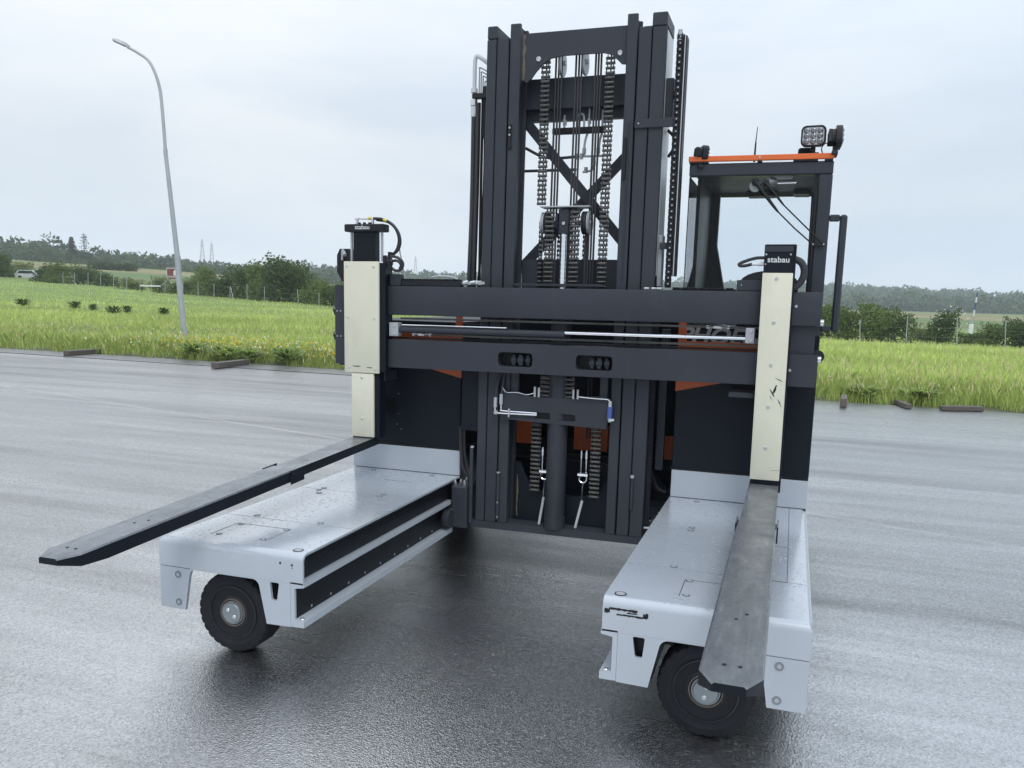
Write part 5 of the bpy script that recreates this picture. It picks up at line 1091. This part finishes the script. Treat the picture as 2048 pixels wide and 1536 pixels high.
hoses('hose', [[(1.125, YK+0.05, 1.893), (1.08, YK+0.06, 1.892), (1.03, YK+0.07, 1.878), (0.995, YK+0.07, 1.862), (1.00, YK+0.07, 1.852), (1.03, YK+0.06, 1.853), (1.06, YK+0.05, 1.860)]], HOSEM, fkR, XC, r=0.0085, n=9)
b = B(); b.cyl((1.06, YK+0.05, 1.860), (1.12, YK+0.05, 1.862), 0.008, 10); b.cyl((1.09, YK+0.05, 1.861), (1.12, YK+0.05, 1.862), 0.011, 6); b.build('hose_fitting', ZINC, fkR, XC)
# thick corrugated hose looping over to the right
b = B(); b.tube([(1.258, YK+0.05, 1.884), (1.285, YK+0.05, 1.882), (1.308, YK+0.05, 1.866), (1.321, YK+0.05, 1.838), (1.322, YK+0.05, 1.805), (1.312, YK+0.05, 1.776), (1.292, YK+0.05, 1.752), (1.266, YK+0.05, 1.738)], 0.0185, 10, 5); b.build('corrugated_hose', HOSEM, fkR, XC)
# left fork: a wide outer cover with the shank sliding out below it
fkL = blade('fork', (-1.212, -0.19, 0.776), (-1.196, -2.665, 0.686), 0.385, 0.142, 0.158, 0.055, TR)
b = B(); b.box(-1.325, -1.062, YK+0.018, YK+0.12, 1.196, 1.855, 0.004); b.build('outer_shank', PANEL, fkL, XC)
b = B(); b.box(-1.333, -1.0965, YK, YK+0.018, 1.187, 1.862, 0.004, 2); cv = b.build('cover_plate', CREAM, fkL, XC)
for x, z in ((-1.310, 1.835), (-1.130, 1.83), (-1.305, 1.525), (-1.125, 1.52), (-1.300, 1.218), (-1.120, 1.21)): put(BIGSCREW, 'screw', XC(Vector((x, YK, z))), cv, sc=0.55)
scuffs([(-1.245, 1.226, 0.055, 0.005, 2), (-1.16, 1.221, 0.045, 0.004, -3), (-1.27, 1.228, 0.03, 0.002, 0)], YK, cv, XC)
b = B(); b.box(-1.291, -1.105, YK+0.022, YK+0.105, 0.775, 1.186, 0.004); b.build('shank', PANEL, fkL, XC)
b = B(); b.box(-1.2865, -1.135, YK+0.003, YK+0.022, 0.788, 1.184, 0.004, 2); cv = b.build('cover_plate', CREAM, fkL, XC)
for z in (1.158, 0.902): put(BIGSCREW, 'screw', XC(Vector((-1.214, YK+0.003, z))), cv, sc=0.6)
b = B(); b.box(-1.328, -1.066, YK+0.0, YK+0.085, 2.038, 2.083, 0.005); hb = b.build('top_bar', BLACK, fkL, XC)
lettering('stabau', 0.036, LETTER, XC(Vector((-1.205, YK-0.0005, 2.052))), fkL, 0.0002, 0.0, 1.08)
b = B()
for x in (-1.24, -1.205, -1.17): b.cyl((x, YK+0.03, 2.083), (x, YK+0.03, 2.094), 0.010, 6)
b.build('cap_screw', BLACK, fkL, XC)
b = B(); b.box(-1.278, -1.128, YK+0.02, YK+0.08, 1.862, 2.038, 0.003); b.build('inner_shank', PANEL, fkL, XC)
for x in (-1.298, -1.093): b = B(); b.cyl((x, YK+0.04, 1.862), (x, YK+0.04, 2.038), 0.008, 14); b.build('lift_rod', GALV, fkL, XC)
b = B(); b.box(-1.085, -1.06, YK+0.03, YK+0.10, 1.835, 1.90, 0.004); b.box(-1.05, -1.035, YK+0.03, YK+0.06, 1.82, 1.92); b.cyl((-1.085, YK+0.05, 1.855), (-1.03, YK+0.05, 1.852), 0.013, 10); b.build('valve_block', BLACK, fkL, XC)
for x in (-1.26, -1.155):
    b = B(); b.cyl((x, YK+0.04, 2.083), (x, YK+0.04, 2.118), 0.009, 8); b.cyl((x-0.012, YK+0.04, 2.118), (x+0.012, YK+0.04, 2.118), 0.008, 8); b.build('hose_fitting', ZINC, fkL, XC)
hoses('pipe', [[(-1.26, YK+0.04, 2.120), (-1.21, YK+0.04, 2.116), (-1.16, YK+0.04, 2.120)]], ZINC, fkL, XC, r=0.005)
b = B(); b.cyl((-1.185, YK+0.04, 2.118), (-1.165, YK+0.04, 2.119), 0.0095, 8); b.cyl((-1.085, YK+0.04, 2.110), (-1.065, YK+0.045, 2.103), 0.009, 8); b.build('brass_nut', YELLOW, fkL, XC)
hoses('hose', [[(-1.15, YK+0.04, 2.118), (-1.09, YK+0.045, 2.112), (-1.035, YK+0.055, 2.085), (-0.995, YK+0.06, 2.035), (-0.985, YK+0.065, 1.975), (-1.01, YK+0.07, 1.925), (-1.07, YK+0.08, 1.898)], [(-1.14, YK+0.06, 2.112), (-1.07, YK+0.07, 2.10), (-1.02, YK+0.075, 2.06), (-1.0, YK+0.08, 2.00), (-1.015, YK+0.085, 1.94), (-1.05, YK+0.09, 1.902)], [(-1.04, YK+0.05, 1.898), (-0.99, YK+0.055, 1.885), (-0.965, YK+0.06, 1.855), (-0.975, YK+0.06, 1.82), (-1.01, YK+0.06, 1.81), (-1.04, YK+0.06, 1.826)], [(-1.03, YK+0.05, 1.868), (-0.995, YK+0.05, 1.868), (-0.975, YK+0.055, 1.845), (-0.985, YK+0.06, 1.822)]], HOSEM, fkL, XC, r=0.0088, n=9)
b = B()
for p0, p1, q in (((-1.07, 1.892), (-1.03, 1.897), .009), ((-1.045, 1.828), (-1.045, 1.905), .010), ((-1.06, 1.868), (-1.03, 1.868), .009)): b.cyl((p0[0], YK+0.05, p0[1]), (p1[0], YK+0.05, p1[1]), q, 8)
b.build('hose_fitting', ZINC, fkL, XC)
b = B(); b.tube([(-1.005, YK+0.09, 1.955), (-0.985, YK+0.09, 1.86), (-0.965, YK+0.09, 1.765)], 0.0045, 6); b.cyl((-1.008, YK+0.09, 1.950), (-1.004, YK+0.09, 1.972), 0.011, 10); b.build('sensor_rod', GALV, fkL, XC)

# ---- cab
X0, X1, ZB, ZT = 0.667, 1.4255, 1.50, 2.420
b = B(); b.box(X0+0.02, X1, 0.03, 1.25, 1.49, 1.53); cab = b.build('cab', PANEL, TR)
def part(name, mat, fn, parent=None, xf=None):
    b = B(); fn(b); return b.build(name, mat, parent or cab, xf)
part('front_pillar', DARK, lambda b: b.box(1.355, X1, 0.0, 0.06, 0.70, 2.353, 0.006))
part('pillar_recess', BLACK, lambda b: b.box(1.336, 1.3545, 0.015, 0.10, 1.52, 2.352))
part('front_header', DARK, lambda b: b.box(X0+0.006, X1, 0.0, 0.05, 2.354, 2.421, 0.005))
part('roof_lining', PANEL, lambda b: b.box(X0+0.006, X1-0.004, 0.051, 1.22, 2.40, 2.418))
part('rear_header', PANEL, lambda b: b.box(X0+0.01, X1-0.004, 1.20, 1.24, 2.452-.03, 2.52) if False else b.box(X0+0.01, X1-0.004, 1.20, 1.24, 2.395, 2.3995))
part('rear_pillar', PANEL, lambda b: b.prism([(0.66, 1.50), (0.66, 2.395), (0.745, 2.395), (0.742, 2.06), (0.812, 1.74), (0.83, 1.50)], 'xz', 1.18, 1.24))
part('rear_pillar', PANEL, lambda b: b.prism([(1.350, 1.50), (1.335, 2.395), (1.42, 2.395), (1.42, 1.50)], 'xz', 1.18, 1.24))
part('side_panel', NEARBLACK, lambda b: b.prism([(0.455, 1.50), (0.455, 2.398), (1.19, 2.398), (1.19, 1.50)], 'yz', X0+0.004, X0+0.024))
part('side_window', SIDEGLASS, lambda b: b.prism([(0.005, 1.52), (0.005, 2.352), (0.452, 2.352), (0.452, 1.52)], 'yz', X0+0.008, X0+0.013))
part('side_panel', PANEL, lambda b: b.box(1.405, 1.4245, 0.62, 1.19, 1.50, 2.398))
part('door_window', SIDEGLASS, lambda b: b.prism([(0.065, 1.60), (0.065, 2.35), (0.615, 2.35), (0.615, 1.60)], 'yz', 1.412, 1.417))
part('windscreen', GLASS, lambda b: b.box(X0+0.015, 1.354, 0.030, 0.035, 1.535, 2.352))
part('rear_window', GLASS, lambda b: b.box(0.747, 1.336, 1.205, 1.210, 1.55, 2.393))
part('sun_blind', OLIVE, lambda b: b.box(0.75, 1.335, 1.15, 1.165, 2.376, 2.398))
part('roof_fan', BLACK, lambda b: (b.box(0.93, 1.12, 1.0, 1.16, 2.365, 2.399, 0.012), b.box(1.22, 1.33, 0.95, 1.16, 2.37, 2.399, 0.012)))
part('roof_lamp', GREYP, lambda b: b.box(1.12, 1.22, 0.25, 0.30, 2.37, 2.398, 0.006))
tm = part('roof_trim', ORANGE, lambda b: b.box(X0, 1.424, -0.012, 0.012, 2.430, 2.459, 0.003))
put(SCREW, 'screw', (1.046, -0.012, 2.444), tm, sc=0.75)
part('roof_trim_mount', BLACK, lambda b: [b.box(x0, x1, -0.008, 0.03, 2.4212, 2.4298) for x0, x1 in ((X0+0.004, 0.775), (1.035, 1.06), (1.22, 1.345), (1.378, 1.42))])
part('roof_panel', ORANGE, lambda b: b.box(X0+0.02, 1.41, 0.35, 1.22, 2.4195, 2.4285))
# wipers
part('wiper_motor', ZINC, lambda b: (b.cyl((1.09, 0.02, 2.325), (1.13, 0.06, 2.325), 0.022, 14), b.cyl((1.14, 0.10, 2.325), (1.24, 0.12, 2.33), 0.012, 10), b.lathe([(0.03, 0.0), (0.03, 0.02), (0.02, 0.03), (0.0, 0.03)], (1.03, 0.03, 2.30), 'y', 18)))
wp = part('wiper_arm', BLACK, lambda b: (b.cyl((1.030, -0.008, 2.318), (1.030, 0.028, 2.318), 0.020, 14), b.tube([(1.030, -0.012, 2.322), (1.075, -0.016, 2.265), (1.125, -0.016, 2.200), (1.16, -0.014, 2.158)], 0.013, 8, 3, 0.006), b.tube([(1.16, -0.014, 2.158), (1.25, -0.012, 2.072), (1.352, -0.010, 1.985)], 0.0042, 6, 0)))
wp2 = part('wiper_arm', BLACK, lambda b: (b.cyl((1.085, -0.008, 2.308), (1.085, 0.028, 2.308), 0.018, 14), b.tube([(1.085, -0.012, 2.312), (1.13, -0.016, 2.262), (1.185, -0.014, 2.195)], 0.011, 8, 3, 0.005), b.tube([(1.185, -0.014, 2.195), (1.29, -0.012, 2.095), (1.404, -0.010, 1.988)], 0.0042, 6, 0)))
part('wiper_blade', BLACK, lambda b: (b.box(1.345, 1.353, -0.012, 0.0, 1.62, 2.28), b.bar((1.348, -0.012, 1.985), (1.408, -0.012, 1.985), 0.012, 0.006)))
for x in (1.352, 1.406): put(SCREW, 'screw', (x, -0.016, 1.986), wp, sc=0.55)
# grab rail
part('grab_rail', DARK, lambda b: (b.box(1.4257, 1.478, 0.0, 0.035, 2.108, 2.143, 0.006), b.box(1.478, 1.516, 0.0, 0.035, 1.522, 2.143, 0.010), b.box(1.4257, 1.478, 0.0, 0.035, 1.522, 1.556, 0.006)))
# work lamps and aerial
def work_lamp(x, z, hw, tilt_, front=True):
    b = B(); b.prism(rrect(-hw, hw, -hw*0.86, hw*0.86, hw*0.42, 5), 'xz', 0.0, 0.03, ()); b.prism(rrect(-hw*.72, hw*.72, -hw*.6, hw*.6, hw*0.3, 4), 'xz', 0.03, 0.05)
    for i in range(5): b.box(-hw*.66+i*hw*.3, -hw*.62+i*hw*.3, 0.05, 0.066, -hw*.55, hw*.55)
    l = b.build('work_lamp', BLACK, cab); l.location = (x, 0.02, z); l.rotation_euler = tilt_
    b = B(); b.prism(rrect(-hw*.86, hw*.86, -hw*.70, hw*.70, hw*.34, 4), 'xz', -0.002, 0.004); b.build('lamp_face', GALV, l)
    me = B(); me.lathe([(0.0, -0.006), (hw*.13, -0.006), (hw*.2, -0.003), (hw*.255, 0.0)], (0, 0, 0), 'y', 14); me = me.mesh('lamp_lens', LENS)
    for i in range(3):
        for j in range(3): put(me, 'lamp_lens', ((i-1)*hw*0.54, -0.0025, (j-1)*hw*0.44), l)
    b = B(); b.box(-0.012, 0.012, 0.02, 0.04, -hw*.86-0.03, -hw*.86+0.004); b.box(-0.03, 0.03, 0.015, 0.045, -hw*.86-0.045, -hw*.86-0.028); b.build('lamp_foot', BLACK, l)
    return l
work_lamp(1.312, 2.553, 0.063, (rad(4), 0, rad(-6)))
work_lamp(1.452, 2.540, 0.060, (rad(0), rad(12), rad(94)))
work_lamp(0.76, 2.478, 0.044, (rad(4), 0, rad(110)))
o = work_lamp(1.275, 2.485, 0.036, (0, 0, rad(180))); o.location.y = 0.18
part('lamp_cable', BLACK, lambda b: b.tube([(1.365, 0.03, 2.465), (1.358, 0.03, 2.49), (1.375, 0.03, 2.515), (1.40, 0.03, 2.51)], 0.003, 6))
part('aerial', BLACK, lambda b: (b.cyl((1.016, 0.03, 2.428), (1.018, 0.03, 2.535), 0.0062, 8, 0.004), b.cyl((1.018, 0.03, 2.535), (1.022, 0.03, 2.612), 0.0030, 6, 0.002)))
# inside: instrument hood, steering wheel, seat back edge
part('instrument_hood', BLACK, lambda b: b.prism([(0.96, 1.53), (0.955, 1.785)]+[(1.13+0.165*math.cos(rad(a)), 1.78+0.075*math.sin(rad(a))) for a in range(170, 9, -16)]+[(1.30, 1.53)], 'xz', 0.30, 0.55))
part('steering_wheel', BLACK, lambda b: b.tube([(1.13+0.14*math.cos(rad(a)), 0.62+0.10*math.sin(rad(a)), 1.76+0.10*math.sin(rad(a))) for a in range(0, 361, 20)], 0.012, 8, 2))
part('seat', BLACK, lambda b: (b.box(0.86, 1.26, 0.75, 1.1, 1.53, 1.62, 0.03, 3), b.box(0.88, 1.24, 1.02, 1.12, 1.62, 1.66, 0.02, 2)))
